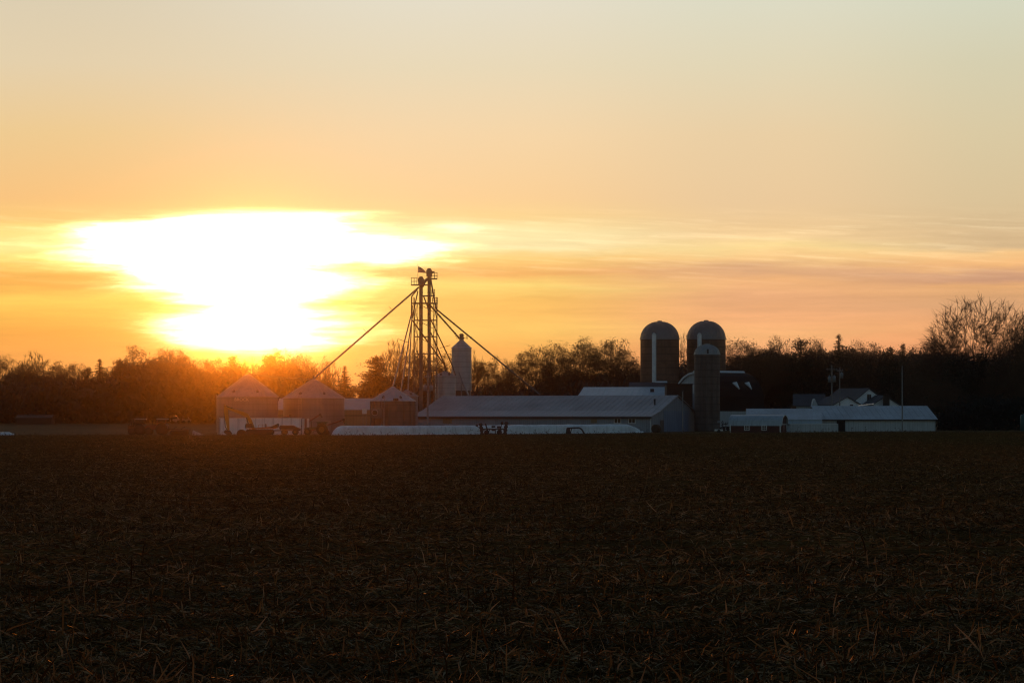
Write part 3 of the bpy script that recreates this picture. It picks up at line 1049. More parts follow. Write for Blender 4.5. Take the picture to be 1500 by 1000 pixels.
# lower front pitch with its own paler sheets
lw = MB(T).prism([(0, bz), (3.49, bz), (3.49, zBk - .05), (0, zE - .02)], 'x', 0.002, Lb - .002)
lwo = lw.build('front_wall', M['barn_wall'], barn)
lr = MB(T)
p0, p1 = Vector((0, -.35, zE - .07)), Vector((0, 3.42, zBk - .035))
lr.add([(u, p.y, p.z + dz_) for u in (-.3, Lb + .3) for p, dz_ in ((p0, .02), (p1, .02), (p1, .11), (p0, .11))],
       [(0, 1, 5, 4), (1, 2, 6, 5), (2, 3, 7, 6), (3, 0, 4, 7), (3, 2, 1, 0), (4, 5, 6, 7)])
u = 0
while u < Lb:
    lr.bar((u, p0.y, p0.z + .12), (u, p1.y, p1.z + .12), .05, .04)
    u += .9
lr.build('lower_roof', M['barn_roof_low'], barn)
MB(T).box((-.3, -.42, zE - .28), (Lb + .3, -.345, zE - .06)).build('dark_eave_strip', M['dark_metal'], barn)  # dark strip standing in for the shadow line under the eave
for u0, px_c in ((Lb - 5.16, 905), (Lb - 2.9, 926)):
    w0 = MB(T)
    z0_, z1_ = CZ - 11.3 * .098, CZ - 3.2 * .098
    for a in ((u0 - .58, u0 - .46), (u0 + .46, u0 + .58), (u0 - .05, u0 + .05)):
        w0.box((a[0], -.07, z0_), (a[1], -.003, z1_))
    w0.box((u0 - .46, -.068, z0_), (u0 + .46, -.004, z0_ + .1))
    w0.box((u0 - .46, -.068, z1_ - .1), (u0 + .46, -.004, z1_))
    wo_ = w0.build('window', M['white_trim'], barn)
    MB(T).box((u0 - .455, -.04, z0_ + .105), (u0 - .055, -.006, z1_ - .105)).box((u0 + .055, -.04, z0_ + .105), (u0 + .455, -.006, z1_ - .105)).build('pane', M['window'], wo_)
for u in (0.0, Lb):
    MB(T).box((u - .05, -.03, bz), (u + .05, .07, zE - .1)).build('corner_trim', M['white_trim'], barn)
MB(T).box((Lb + .004, 5.0, bz), (Lb + .09, 14.6, zBk + .02)).build('sliding_door', M['barn_door'], barn)
MB(T).box((Lb + .004, 3.55, bz), (Lb + .06, 4.95, bz + 1.95)).build('side_door', M['steel'], barn)
MB(T).box((Lb - 33.4, -.05, zE - 1.05), (Lb - 31.9, -.004, zE - .35)).build('shutter', M['tan_wall'], barn)
MB(T).box((Lb - 9.4, -.05, zE - .95), (Lb - 8.4, -.004, zE - .4)).build('shutter', M['tan_wall'], barn)
vp = T @ Vector((Lb - 1.8, 6.0, 4.2))
vt = MB().tube((vp.x, vp.y, 3.9), (vp.x, vp.y, 4.85), .13, .13, 10).tube((vp.x, vp.y, 4.85), (vp.x, vp.y, 5.0), .26, .1, 10)
vt.build('roof_vent', M['dark_metal'], brf)

pp = at(1000, 573, 403)
t = thing('standpipe', (pp.x, pp.y, base_z(pp.x, pp.y)), 'thin dark standpipe rising in front of the grey barn gable', 'pipe')
MB().tube((pp.x, pp.y, base_z(pp.x, pp.y)), pp, .075, .075, 8).build('pipe', M['pole'], t)
MB().tube(pp, pp + Vector((0, 0, .18)), .14, .10, 8).build('cap', M['dark_metal'], t)

# white roofed barn behind it
O = ((849 - 750) * 440 / F, 440.0)
wb2, T, zg, wrf = building('white_roofed_barn', 'barn with pale blue white roof showing above the grey barn ridge', 'barn', O, R(-9), 13.6,
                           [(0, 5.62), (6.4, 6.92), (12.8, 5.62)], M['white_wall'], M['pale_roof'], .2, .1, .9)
v = T @ Vector((11.0, 2.6, 6.1))
MB().cbox((v.x, v.y, v.z + .3), (.55, .5, .6), R(-9)).build('vent_box', M['dark_metal'], wrf)
a = at(860, 570, 446)
MB().tube(a - Vector((0, 0, .3)), at(860, 559, 446), .025, .02, 5).build('antenna', M['steel_pale'], wrf)

# low dark shed at the foot of the left silo
O = ((922 - 750) * 447 / F, 447.0)
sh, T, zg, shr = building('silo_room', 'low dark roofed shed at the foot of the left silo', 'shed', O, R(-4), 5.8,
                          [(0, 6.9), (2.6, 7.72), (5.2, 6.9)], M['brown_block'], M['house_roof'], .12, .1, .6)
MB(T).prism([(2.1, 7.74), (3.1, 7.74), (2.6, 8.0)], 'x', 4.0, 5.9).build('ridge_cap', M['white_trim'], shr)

# dark block of the feed room
S = 432 / F
x0, x1 = (976.5 - 750) * S, (1014.5 - 750) * S
zt_ = CZ + (HZ - 563.5) * S
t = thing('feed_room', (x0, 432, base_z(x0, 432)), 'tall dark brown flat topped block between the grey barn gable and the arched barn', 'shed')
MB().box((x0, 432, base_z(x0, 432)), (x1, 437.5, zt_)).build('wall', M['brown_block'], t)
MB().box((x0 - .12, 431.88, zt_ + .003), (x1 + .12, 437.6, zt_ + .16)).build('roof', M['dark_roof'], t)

# arched roof barn
th = R(33)
hw_ = 5.35
zr, ze = 9.17, 3.45
prof = []
for k in range(13):
    s = k / 12
    a = math.pi * s
    v_ = hw_ - hw_ * math.cos(a)
    rise = math.sin(a) ** 0.80
    prof.append((v_, ze + (zr - .35 - ze) * rise + .35 * (1 - abs(1 - 2 * s))))
dX, dY = -math.sin(th) * hw_, math.cos(th) * hw_
rx, ry = (1018.5 - 750) * 441 / F, 441.0
O = (rx - dX, ry - dY)
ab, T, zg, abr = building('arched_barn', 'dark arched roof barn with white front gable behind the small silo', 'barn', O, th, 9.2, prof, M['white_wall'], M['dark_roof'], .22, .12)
MB(T).prism([(hw_ - .5, zr - .02), (hw_ + .5, zr - .02), (hw_ + .08, zr + .36), (hw_ - .08, zr + .36)], 'x', -.25, 9.45).build('ridge_cap', M['white_trim'], abr)  # white colour imitates the bright sky reflection along the ridge
# white rim along the arched gable edge and siding boards
gb = MB(T)
for i in range(len(prof) - 1):
    gb.bar((-.26, prof[i][0], prof[i][1] + .02), (-.26, prof[i + 1][0], prof[i + 1][1] + .02), .10, .3)
gb.build('gable_trim', M['white_trim'], abr)
MB(T).box((-.05, hw_ - .7, 6.0), (-.004, hw_ + .7, 7.4)).build('hay_door', M['white_trim'], ab)
for u in (4.6, 7.0):
    i = 4
    a, b = prof[3], prof[4]
    pts = [(u - .50, a[0] + .75, 7.5), (u + .38, a[0] + .95, 7.6), (u + .30, a[0] + .1, 6.5)]
    n = Vector((0, -.75, .66))
    sfc = []
    for (uu, vv, z_) in pts:      # on the roof curve at height z_
        for i in range(6):
            if prof[i][1] <= z_ <= prof[i + 1][1]:
                f = (z_ - prof[i][1]) / (prof[i + 1][1] - prof[i][1])
                vv = prof[i][0] + f * (prof[i + 1][0] - prof[i][0])
        sfc.append((uu, vv, z_))
    lo = [Vector(p) + n * .05 for p in sfc]
    hi = [Vector(p) + n * .28 for p in sfc]
    MB(T).add(lo + hi, [(0, 2, 1), (3, 4, 5), (0, 1, 4, 3), (1, 2, 5, 4), (2, 0, 3, 5)]).build('roof_patch', M['chute'], abr)

# silos
def silo(pxc, rpx, dome_base, dome_top, Y, label, wall, dome, chute_px=None, chute_top=None, group=None):
    S = Y / F
    x = (pxc - 750) * S
    r = rpx * S
    z0 = base_z(x, Y)
    zb, zt = CZ + (HZ - dome_base) * S, CZ + (HZ - dome_top) * S
    t = thing('silo', (x, Y, z0), label, 'silo', group)
    w = MB().lathe((x, Y), [(r, z0), (r, zb)], 64)
    z = z0 + .5
    while z < zb:
        w.lathe((x, Y), [(r, z - .025), (r + .02, z), (r, z + .025)], 64)
        z += .55 if z < z0 + 8 else .9
    w.build('wall', M[wall], t)
    H = zt - zb
    prof = [(r + .09, zb - .06), (r + .09, zb + .02)]
    for k in range(1, 15):
        a = k / 15 * math.pi / 2
        prof.append((r * math.cos(a) ** 0.92, zb + .02 + (H - .12) * math.sin(a)))
    prof += [(.38, zt - .10), (.38, zt + .02), (0, zt + .06)]
    dm = MB().lathe((x, Y), prof, 64)
    for k in range(24):
        a = 2 * math.pi * k / 24
        for i in range(1, 14):
            p, q = prof[i], prof[i + 1]
            dm.bar((x + math.cos(a) * (p[0] + .01), Y + math.sin(a) * (p[0] + .01), p[1] + .01), (x + math.cos(a) * (q[0] + .01), Y + math.sin(a) * (q[0] + .01), q[1] + .01), .05, .05)
    dm.build('dome', M[dome], t)
    if chute_px is not None:
        cx = (chute_px - 750) * S
        yc = Y - math.sqrt(max(0, r * r - (cx - x) ** 2))
        zc = CZ + (HZ - chute_top) * S
        c = MB().tube((cx, yc - .1, z0), (cx, yc - .1, zc), 3.3 * S, 3.3 * S, 12)
        c.tube((cx, yc - .1, zc), (cx, yc + .25, zc + .2), 3.5 * S, 2.4 * S, 12)
        c.build('chute', M['chute'], t)
    return t, x, r, z0, zb


silo(966.5, 28.4, 497, 470, 456, 'left one of the twin tall dark silos, its white chute showing full height', 'stave', 'dome', 956.8, 492, 'twin tall silos')
silo(1034.6, 28.4, 497, 469, 458, 'right one of the twin tall dark silos, standing behind the small silo', 'stave', 'dome', 1023, 492, 'twin tall silos')
t, x, r, z0, zb = silo(1035.8, 18.7, 519, 503.5, 424, 'shorter slim brown silo with pale half round dome in front of the twin silos', 'stave_small', 'dome_pale')
MB().box((x - .16, 424 - r - .10, zb + .1), (x + .10, 424 - r + .25, zb + .75)).build('dome_door', M['dark_metal'], t)
MB().box((x - .28, 424 - r - .22, z0), (x + .28, 424 - r + .3, zb - .15)).build('chute', M['stave_small'], t)
for k, ax_ in enumerate((-.9, .75)):
    lx = x + ax_
    ly = 424 - math.sqrt(r * r - ax_ * ax_) - .07
    MB().tube((lx, ly, z0 + .3), (lx, ly, zb + .1), .035, .035, 6).build('pipe', M['steel'], t)

# right hand white barns
O = ((1203 - 750) * 400 / F, 400.0)
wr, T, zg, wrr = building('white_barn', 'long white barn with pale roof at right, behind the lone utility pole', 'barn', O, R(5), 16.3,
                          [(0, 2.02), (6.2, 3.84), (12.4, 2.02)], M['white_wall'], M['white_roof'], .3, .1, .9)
MB(T).box((2.2, -.06, zg), (3.4, -.004, zg + 1.55)).build('door', M['black'], wr)
MB(T).box((-.3, -.38, 1.86), (16.6, -.31, 2.0)).build('dark_eave_strip', M['dark_metal'], wr)
O = ((1096 - 750) * 393 / F, 394.5)
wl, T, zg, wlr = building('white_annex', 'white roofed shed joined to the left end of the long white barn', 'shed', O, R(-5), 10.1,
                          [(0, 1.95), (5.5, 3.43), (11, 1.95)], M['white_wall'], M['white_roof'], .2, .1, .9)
sk = MB(T)
sk.add([(u, v_, z) for u in (-.2, 10.3) for v_, z in ((-.06, 1.93), (-.30, 1.38), (-.24, 1.38), (-.02, 1.93))], [(0, 1, 5, 4), (1, 2, 6, 5), (2, 3, 7, 6), (3, 0, 4, 7), (3, 2, 1, 0), (4, 5, 6, 7)])
sk.build('lower_roof', M['white_roof'], wl)
MB(T).box((-.2, -.33, 1.28), (10.3, -.305, 1.39)).build('dark_eave_strip', M['dark_metal'], wl)
a, b = (1157 - 750) * 390 / F, (1227 - 750) * 390 / F
t = thing('white_yard_wall', (a, 390, base_z(a, 390)), 'low white board wall in front of the white barns, left of the dark door', 'wall')
MB().box((a, 390, base_z(a, 390)), (b, 390.15, 1.34)).build('panel', M['white_wall'], t)
MB().box((a - .05, 389.95, 1.343), (b + .05, 390.2, 1.42)).build('coping', M['white_trim'], t)
for k in range(5):
    xx = a + (b - a) * k / 4
    MB().box((xx - .06, 389.9, base_z(a, 390)), (xx + .06, 389.997, 1.34)).build('post', M['white_wall'], t)

# red shed with arched white roof
th = R(-18)
Ld, W2 = 7.0, 1.9
prof = []
for k in range(11):
    a = math.pi * k / 10
    prof.append((W2 - W2 * math.cos(a), 1.36 + 1.22 * math.sin(a) ** .9))
nx2, ny2 = (1143 - 750) * 386 / F, 386.0
O = (nx2 - Ld * math.cos(th), ny2 - Ld * math.sin(th))
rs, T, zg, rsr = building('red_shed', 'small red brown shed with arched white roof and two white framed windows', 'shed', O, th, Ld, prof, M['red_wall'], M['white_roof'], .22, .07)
for u in (2.35, 4.75):
    w0 = MB(T)
    z0_, z1_ = .52, 1.24
    w0.box((u - .36, -.06, z0_), (u - .26, -.004, z1_)).box((u + .26, -.06, z0_), (u + .36, -.004, z1_))
    w0.box((u - .26, -.058, z0_), (u + .26, -.005, z0_ + .09)).box((u - .26, -.058, z1_ - .09), (u + .26, -.005, z1_))
    w0.box((u - .03, -.055, z0_ + .09), (u + .03, -.005, z1_ - .09)).box((u - .26, -.054, .86), (u - .03, -.005, .91)).box((u + .03, -.054, .86), (u + .26, -.005, .91))
    wo_ = w0.build('window', M['white_trim'], rs)
    MB(T).box((u - .255, -.03, z0_ + .095), (u + .255, -.008, z1_ - .095)).build('pane', M['window'], wo_)
for a, b in (((Ld - .1, -.05, zg), (Ld + .04, .06, 1.36)), ((-.04, -.05, zg), (.1, .06, 1.36)), ((Ld - .05, 2 * W2 - .06, zg), (Ld + .04, 2 * W2 + .04, 1.36))):
    MB(T).box(a, b).build('corner_trim', M['white_trim'], rs)
MB(T).box((Ld + .004, .06, 1.3), (Ld + .04, 2 * W2 - .06, 1.4)).build('cross_trim', M['white_trim'], rs)
MB(T).box((Ld + .004, W2 - .75, zg), (Ld + .05, W2 + .75, 1.28)).build('door', M['red_paint'], rs)
gm_ = MB(T)
for i in range(10):
    gm_.bar((Ld + .235, prof[i][0], prof[i][1] + .03), (Ld + .235, prof[i + 1][0], prof[i + 1][1] + .03), .06, .12)
gm_.build('gable_trim', M['white_trim'], rsr)

# tan shed behind the front bins
O = ((405 - 750) * 425 / F, 425.0)
ts, T, zg, tsr = building('tan_shed', 'tan walled shed with pale roof showing between the round grain bins', 'shed', O, R(-3), 14.6,
                          [(0, 3.42), (5, 5.05), (10, 3.42)], M['tan_wall'], M['tan_roof'], .2, .1, .9)
MB(T).box((0.02, -.04, 2.5), (14.58, -.004, 2.62)).build('belt_trim', M['brown_block'], ts)

# farmhouse
TH = R(90 + 27)
hs = 520 / F


def wing(root, pxp, peak, pxl, pxr, eave, Y, L, th, wall='house_wall', roof='house_roof', name='main'):
    S = Y / F
    xl_, xr2, xp = (pxl - 750) * S, (pxr - 750) * S, (pxp - 750) * S
    W = (xr2 - xl_)
    zp_, ze_ = CZ + (HZ - peak) * S, CZ + (HZ - eave) * S
    T = frame((xr2, Y), th)
    W = W / abs(math.sin(th))
    vp_ = (xr2 - xp) / abs(math.sin(th))
    zg = 0.2
    MB(T).prism([(0, zg), (0, ze_), (vp_, zp_), (W, ze_), (W, zg)], 'x', 0, L).build('wall', M[wall], root)
    rf = MB(T)
    for (a, b) in (((0, ze_), (vp_, zp_)), ((W, ze_), (vp_, zp_))):
        d = Vector((0, a[0] - b[0], a[1] - b[1])).normalized() * .3
        p, q = Vector((0, a[0], a[1])) + d, Vector((0, b[0], b[1]))
        rf.add([(u, w_.y, w_.z + k) for u in (-.3, L + .3) for w_, k in ((p, .01), (q, .01), (q, .15), (p, .15))],
               [(0, 1, 5, 4), (1, 2, 6, 5), (2, 3, 7, 6), (3, 0, 4, 7), (3, 2, 1, 0), (4, 5, 6, 7)])
    rfo = rf.build('roof', M[roof], root)
    return T, W, vp_, zp_, ze_, rfo


hb_ = at(1271, HZ, 520)
fh = thing('farmhouse', (hb_.x, 520, base_z(hb_.x, 520)), 'white farmhouse with steep gables and grey roofs behind the long white barn', 'house')
T, W, vp_, zp_, ze_, rf1 = wing(fh, 1271, 569.5, 1247, 1297, 588, 520, 9.5, TH)
wv = vp_ - .02
wn = MB(T)
wn.box((-.06, wv - .5, 5.2), (-.004, wv + .5, 6.5))
wno = wn.build('window', M['white_trim'], fh)
MB(T).box((-.08, wv - .42, 5.28), (-.061, wv - .03, 6.42)).box((-.08, wv + .03, 5.28), (-.061, wv + .42, 6.42)).build('pane', M['window'], wno)
T, W, vp2, zp2, ze2, rf2 = wing(fh, 1239.5, 581.5, 1218, 1260, 593, 512, 6.2, TH)
T, W, vp3, zp3, ze3, rf3 = wing(fh, 1295, 580, 1273, 1318, 594, 517, 2.9, TH)
cpos = at(1298.5, 577.5, 514)
MB().box((cpos.x - .55, cpos.y, 0.4), (cpos.x + .55, cpos.y + .9, cpos.z)).build('chimney', M['brown_block'], fh)
for px in (1230, 1247):
    q = at(px, 596, 511.2)
    MB().cbox(q, (.7, .12, .9), R(27)).build('window', M['window'], fh)
a, b = at(1257, 594.5, 506), at(1280, 591.5, 506)
pr_ = MB().add([(a.x, 506, a.z), (b.x, 506, b.z), (b.x + .2, 508, b.z + .15), (a.x + .2, 508, a.z + .15), (a.x, 506, a.z - .1), (b.x, 506, b.z - .1), (b.x + .2, 508, b.z + .05), (a.x + .2, 508, a.z + .05)],
               [(0, 1, 2, 3), (7, 6, 5, 4), (0, 4, 5, 1), (1, 5, 6, 2), (2, 6, 7, 3), (3, 7, 4, 0)])
pr_.build('porch_roof', M['shiny'], fh)
for q in (a, b):
    MB().tube((q.x, 506.3, .3), (q.x, 506.3, q.z - .12), .06).build('porch_post', M['white_trim'], fh)

# garage left of the farmhouse
O = ((1164 - 750) * 515 / F, 515.0)
gr, T, zg, grr = building('garage', 'low house with grey roof and small white gable left of the twin utility poles', 'house', O, R(-6), 5.2,
                          [(0, 4.35), (4.0, 6.35), (8, 4.35)], M['white_wall'], M['house_roof'], .35, .14)
q = at(1193.5, 583.5, 512.5)
dm_ = MB().prism([(q.x - .75, q.z - 1.75), (q.x + .75, q.z - 1.75), (q.x, q.z)], 'y', 512.5, 516.0)
dm_.build('dormer', M['white_wall'], gr)
q = at(1162.5, 597, 514.7)
MB().cbox(q, (.9, .1, .7), R(-6)).build('window', M['window'], gr)

# low far shed at left, and two far white roofs
O = ((24 - 750) * 585 / F, 585.0)
building('far_shed', 'long low dull shed under the trees at far left', 'shed', O, R(2), 7.2, [(0, 2.05), (2.5, 2.6), (5, 2.05)], M['far_wall'], M['far_roof'], .15, .1)

# ------------------------------------------------------------------ silage bags


def silage_bag(pts, hw, hh, label, px_end=(1.4, 1.6), name='silage_bag'):
    """a long white plastic tube lying on the ground between two points"""
    p, q = Vector((*pts[0], 0)), Vector((*pts[1], 0))
    d = (q - p)
    L = d.length
    d.normalize()
    s = Vector((-d.y, d.x, 0))
    n = 120
    prof = []
    m = 18
    vs, fs = [], []
    for i in range(n + 1):
        u = L * i / n
        e = min(1.0, (u / px_end[0]) ** .55 if u < px_end[0] else 1, ((L - u) / px_end[1]) ** .55 if L - u < px_end[1] else 1)
        c = p + d * u
        zb = gz(c.x, c.y) - .04
        wv = 1 + .035 * mnoise.noise(Vector((u * .5, 1.7, hh))) + .012 * math.sin(u * 3.1)
        for k in range(m + 1):
            a = math.pi * k / m
            yy_ = -math.copysign(abs(math.cos(a)) ** .42, math.cos(a)) * hw * (.8 + .2 * e)
            zz_ = math.sin(a) ** .38 * hh * max(.03, e) * wv
            zz_ += .035 * mnoise.noise(Vector((u * 3.4, k * .6, 4))) * (1 if 0 < k < m else 0)
            w_ = c + s * yy_
            vs.append((w_.x, w_.y, zb + max(0, zz_)))
        # ground skirt
    for i in range(n):
        for k in range(m):
            a = i * (m + 1) + k
            fs.append((a, a + 1, a + m + 2, a + m + 1))
    b = MB().add(vs, fs, True)
    b.add([vs[k] for k in range(m + 1)], [tuple(range(m, -1, -1))]).add([vs[n * (m + 1) + k] for k in range(m + 1)], [tuple(range(m + 1))])
    for i in range(0, n, 1):   # crumpled free edge of the film on the ground
        c0, c1 = p + d * (L * i / n) - s * (hw + .12 + .14 * abs(mnoise.noise(Vector((i * .6, 0, hh))))), p + d * (L * (i + 1) / n) - s * (hw + .12 + .14 * abs(mnoise.noise(Vector((i * .6 + .6, 0, hh)))))
        z0_, z1_ = gz(c0.x, c0.y), gz(c1.x, c1.y)
        i0, i1 = p + d * (L * i / n) - s * (hw - .12), p + d * (L * (i + 1) / n) - s * (hw - .12)
        b.add([(c0.x, c0.y, z0_ + .0), (c1.x, c1.y, z1_ + .0), (i1.x, i1.y, z1_ + .22), (i0.x, i0.y, z0_ + .22)], [(0, 1, 2, 3)], True)
    o = b.build(name, M['plastic'])
    return tag(o, label, 'silage bag', 'white silage bags')


silage_bag((((489 - 750) * 376 / F, 376.2), ((936 - 750) * 396 / F, 396.0)), 1.25, 1.22, 'very long white plastic silage bag lying along the field edge before the grey barn', (1.0, 2.2))
silage_bag((((-40 - 750) * 372 / F, 372.5), ((22 - 750) * 374 / F, 373.5)), .7, .42, 'short white silage bag end at the far left edge of the field', (.5, .6))

# low white bunker wall behind the excavator
Y = 385.0
a, b = (322 - 750) * Y / F, (441 - 750) * Y / F
t = thing('bunker_wall', (a, Y, base_z(a, Y)), 'low white concrete wall behind the yellow excavator, below the wide grain bins', 'wall')
MB().box((a, Y, base_z(a, Y)), (b, Y + .3, CZ + (HZ - 613) * Y / F)).build('panel', M['concrete'], t)
MB().box((a - .05, Y - .06, CZ + (HZ - 613) * Y / F + .003), (b + .05, Y + .36, CZ + (HZ - 612.3) * Y / F + .03)).build('coping', M['concrete'], t)
for px in (444.4, 451.2):
    x = (px - 750) * Y / F
    MB().box((x - .15, Y - .02, base_z(x, Y)), (x + .15, Y + .28, CZ + (HZ - 612.6) * Y / F)).build('post', M['white_trim'], t)
x = (447.8 - 750) * Y / F
MB().box((x - .14, Y + .1, base_z(x, Y)), (x + .14, Y + .2, CZ + (HZ - 613.5) * Y / F)).build('gate_board', M['red_paint'], t)

# ------------------------------------------------------------------ machines
Y = 380.0
S = Y / F


def X(px, Yd=Y):
    return (px - 750) * Yd / F


def Zp(py, Yd=Y):
    return CZ + (HZ - py) * Yd / F


g0 = base_z(X(380), Y) + .05
exc = thing('excavator', (X(378), Y, g0), 'yellow tracked excavator with raised boom before the left grain bin', 'excavator')
yb = Y - .15


def V3(px, py, y=yb):
    return (X(px), y, Zp(py))


for yy_ in (Y - 1.15, Y + 1.15):
    tr_ = MB()
    x0, x1 = X(361), X(401)
    r = .36
    pts = []
    for k in range(9):
        a = math.pi / 2 + math.pi * k / 8
        pts.append((x0 + r + r * math.cos(a), g0 + r + r * math.sin(a)))
    for k in range(9):
        a = -math.pi / 2 + math.pi * k / 8
        pts.append((x1 - r + r * math.cos(a), g0 + r + r * math.sin(a)))
    tr_.prism(pts, 'y', yy_ - .28, yy_ + .28)
    for k in range(16):
        xx = x0 + .3 + k * (x1 - x0 - .6) / 15
        tr_.box((xx - .05, yy_ - .3, g0 + 2 * r - .01), (xx + .05, yy_ + .3, g0 + 2 * r + .04))
    tro = tr_.build('track', M['dark_metal'], exc)
    for k in range(5):
        MB().wheel((x0 + .5 + k * (x1 - x0 - 1) / 4, yy_ - .3, g0 + .3), .22, .1).build('roller', M['dark_metal'], tro)
hs_ = MB()
hs_.prism([(X(366), g0 + .85), (X(404), g0 + .85), (X(406), g0 + 1.15), (X(405), Zp(627)), (X(391), Zp(626.3)), (X(372), Zp(627)), (X(366), Zp(628))], 'y', Y - 1.2, Y + 1.2)
ho = hs_.build('house', M['yellow'], exc)
MB().prism([(X(395), g0 + .95), (X(407.5), g0 + 1.0), (X(408), g0 + 1.5), (X(406), Zp(626.2)), (X(395), Zp(626.2))], 'y', Y - 1.22, Y + 1.22).build('counterweight', M['dark_metal'], ho)
MB().tube((X(389), Y + .5, Zp(627)), (X(389), Y + .5, Zp(620.5)), .07).build('exhaust', M['dark_metal'], ho)
hr_ = MB()
for px in (380, 386, 391.5):
    hr_.tube((X(px), Y - 1.1, Zp(627)), (X(px), Y - 1.1, Zp(621.6)), .025, .025, 5)
hr_.tube((X(380), Y - 1.1, Zp(621.6)), (X(391.5), Y - 1.1, Zp(621.6)), .025, .025, 5)
hr_.build('handrail', M['yellow'], ho)
cb = MB()
cx0, cx1 = X(360.6), X(370.2)
cy0, cy1 = Y - 1.2, Y - .2
zc0, zc1 = g0 + .95, Zp(620.3)
for x_ in (cx0, (cx0 + cx1) / 2 + .1, cx1 - .1):
    for y_ in (cy0, cy1):
        cb.bar((x_ + .05, y_, zc0), (x_ + (.12 if x_ == cx0 else .05), y_, zc1 - .08), .08, .08)
cb.box((cx0 + .05, cy0 - .05, zc1 - .1), (cx1, cy1 + .05, zc1))
cb.box((cx0, cy0 - .04, zc0 - .05), (cx1, cy1 + .04, zc0 + .4))
co_ = cb.build('cab', M['dark_metal'], exc)
MB().box((cx0 + .1, cy0 + .03, zc0 + .4), (cx1 - .08, cy1 - .03, zc1 - .1)).build('window', M['glass'], co_)


def beam(pts, w, name, mat, parent):
    b = MB()
    poly = pts
    b.prism(poly, 'y', yb - w / 2, yb + w / 2)
    return b.build(name, mat, parent)


bo = beam([(X(374.5), Zp(629)), (X(370), Zp(628.5)), (X(364), Zp(615.5)), (X(359), Zp(609.8)), (X(346), Zp(604)), (X(331.5), Zp(598.5)), (X(331), Zp(596)), (X(345), Zp(599.5)), (X(357), Zp(603)), (X(363.5), Zp(606)), (X(369), Zp(615))], .42, 'boom', M['yellow'], exc)
st_ = beam([(X(328.3), Zp(592.6)), (X(330.6), Zp(592.8)), (X(334.2), Zp(598)), (X(336.8), Zp(632)), (X(334.3), Zp(632.5)), (X(331), Zp(617)), (X(328.6), Zp(603))], .36, 'stick', M['yellow'], exc)
MB().tube(V3(331, 594), V3(345, 601), .07, .07, 8).tube(V3(337, 597), V3(348, 602.5), .11, .11, 8).build('stick_cylinder', M['dark_metal'], bo)
MB().tube(V3(366, 626, yb - .3), V3(361.5, 611, yb - .3), .09, .09, 8).build('boom_cylinder', M['dark_metal'], bo)
MB().tube(V3(329.3, 601), V3(330, 624), .08, .06, 8).tube(V3(330, 624), V3(334, 631), .06, .06, 6).build('bucket_cylinder', M['dark_metal'], st_)
bk = MB()
bk.prism([(X(330.5), Zp(629.5)), (X(337), Zp(630.5)), (X(340), Zp(634.5)), (X(339.5), g0), (X(333), g0), (X(330.5), g0 + .25), (X(328.8), Zp(632))], 'y', yb - .55, yb + .55)
for k in range(5):
    bk.bar((X(331), yb - .5 + k * .25, g0 + .15), (X(328.5), yb - .5 + k * .25, g0 + .45), .07, .07)
bk.build('bucket', M['dark_metal'], exc)

# big tyre lying against the machine
t = thing('tyre', (X(352), Y + .7, g0), 'large black tyre standing half sunk between excavator bucket and cab', 'tyre')
MB().wheel((X(352), Y + 1.9, g0 + .05), .66, .45).build('tread', M['rubber'], t)
MB().wheel((X(352), Y + 1.66, g0 + .05), .34, .06).build('rim', M['dark_metal'], t)

# low wagon parked behind the excavator's right side
Yw = 381.8
t = thing('farm_wagon', (X(424, Yw), Yw, g0), 'low dark farm wagon with a heaped load, parked right of the excavator', 'wagon')
wx0, wx1 = X(410.5, Yw), X(440.5, Yw)
MB().prism([(wx0, g0 + .7), (wx1, g0 + .7), (wx1 + .02, Zp(627.5, Yw)), (wx1 - .5, Zp(625.5, Yw)), (X(430, Yw), Zp(622.8, Yw)), (X(411, Yw), Zp(622.8, Yw)), (wx0 - .05, Zp(625, Yw))], 'y', Yw - 1.0, Yw + 1.0).build('box', M['dark_metal'], t)
MB().bar((wx0 - .8, Yw, g0 + .55), (wx1, Yw, g0 + .62), .18, .14).build('chassis', M['dark_metal'], t)
for px in (417, 433):
    for yy_ in (Yw - .95, Yw + .95):
        wo_ = MB().wheel((X(px, Yw), yy_, g0 + .36), .38, .26).build('wheel', M['rubber'], t)
        MB().wheel((X(px, Yw), yy_ - .13, g0 + .36), .17, .04).build('rim', M['rim'], wo_)


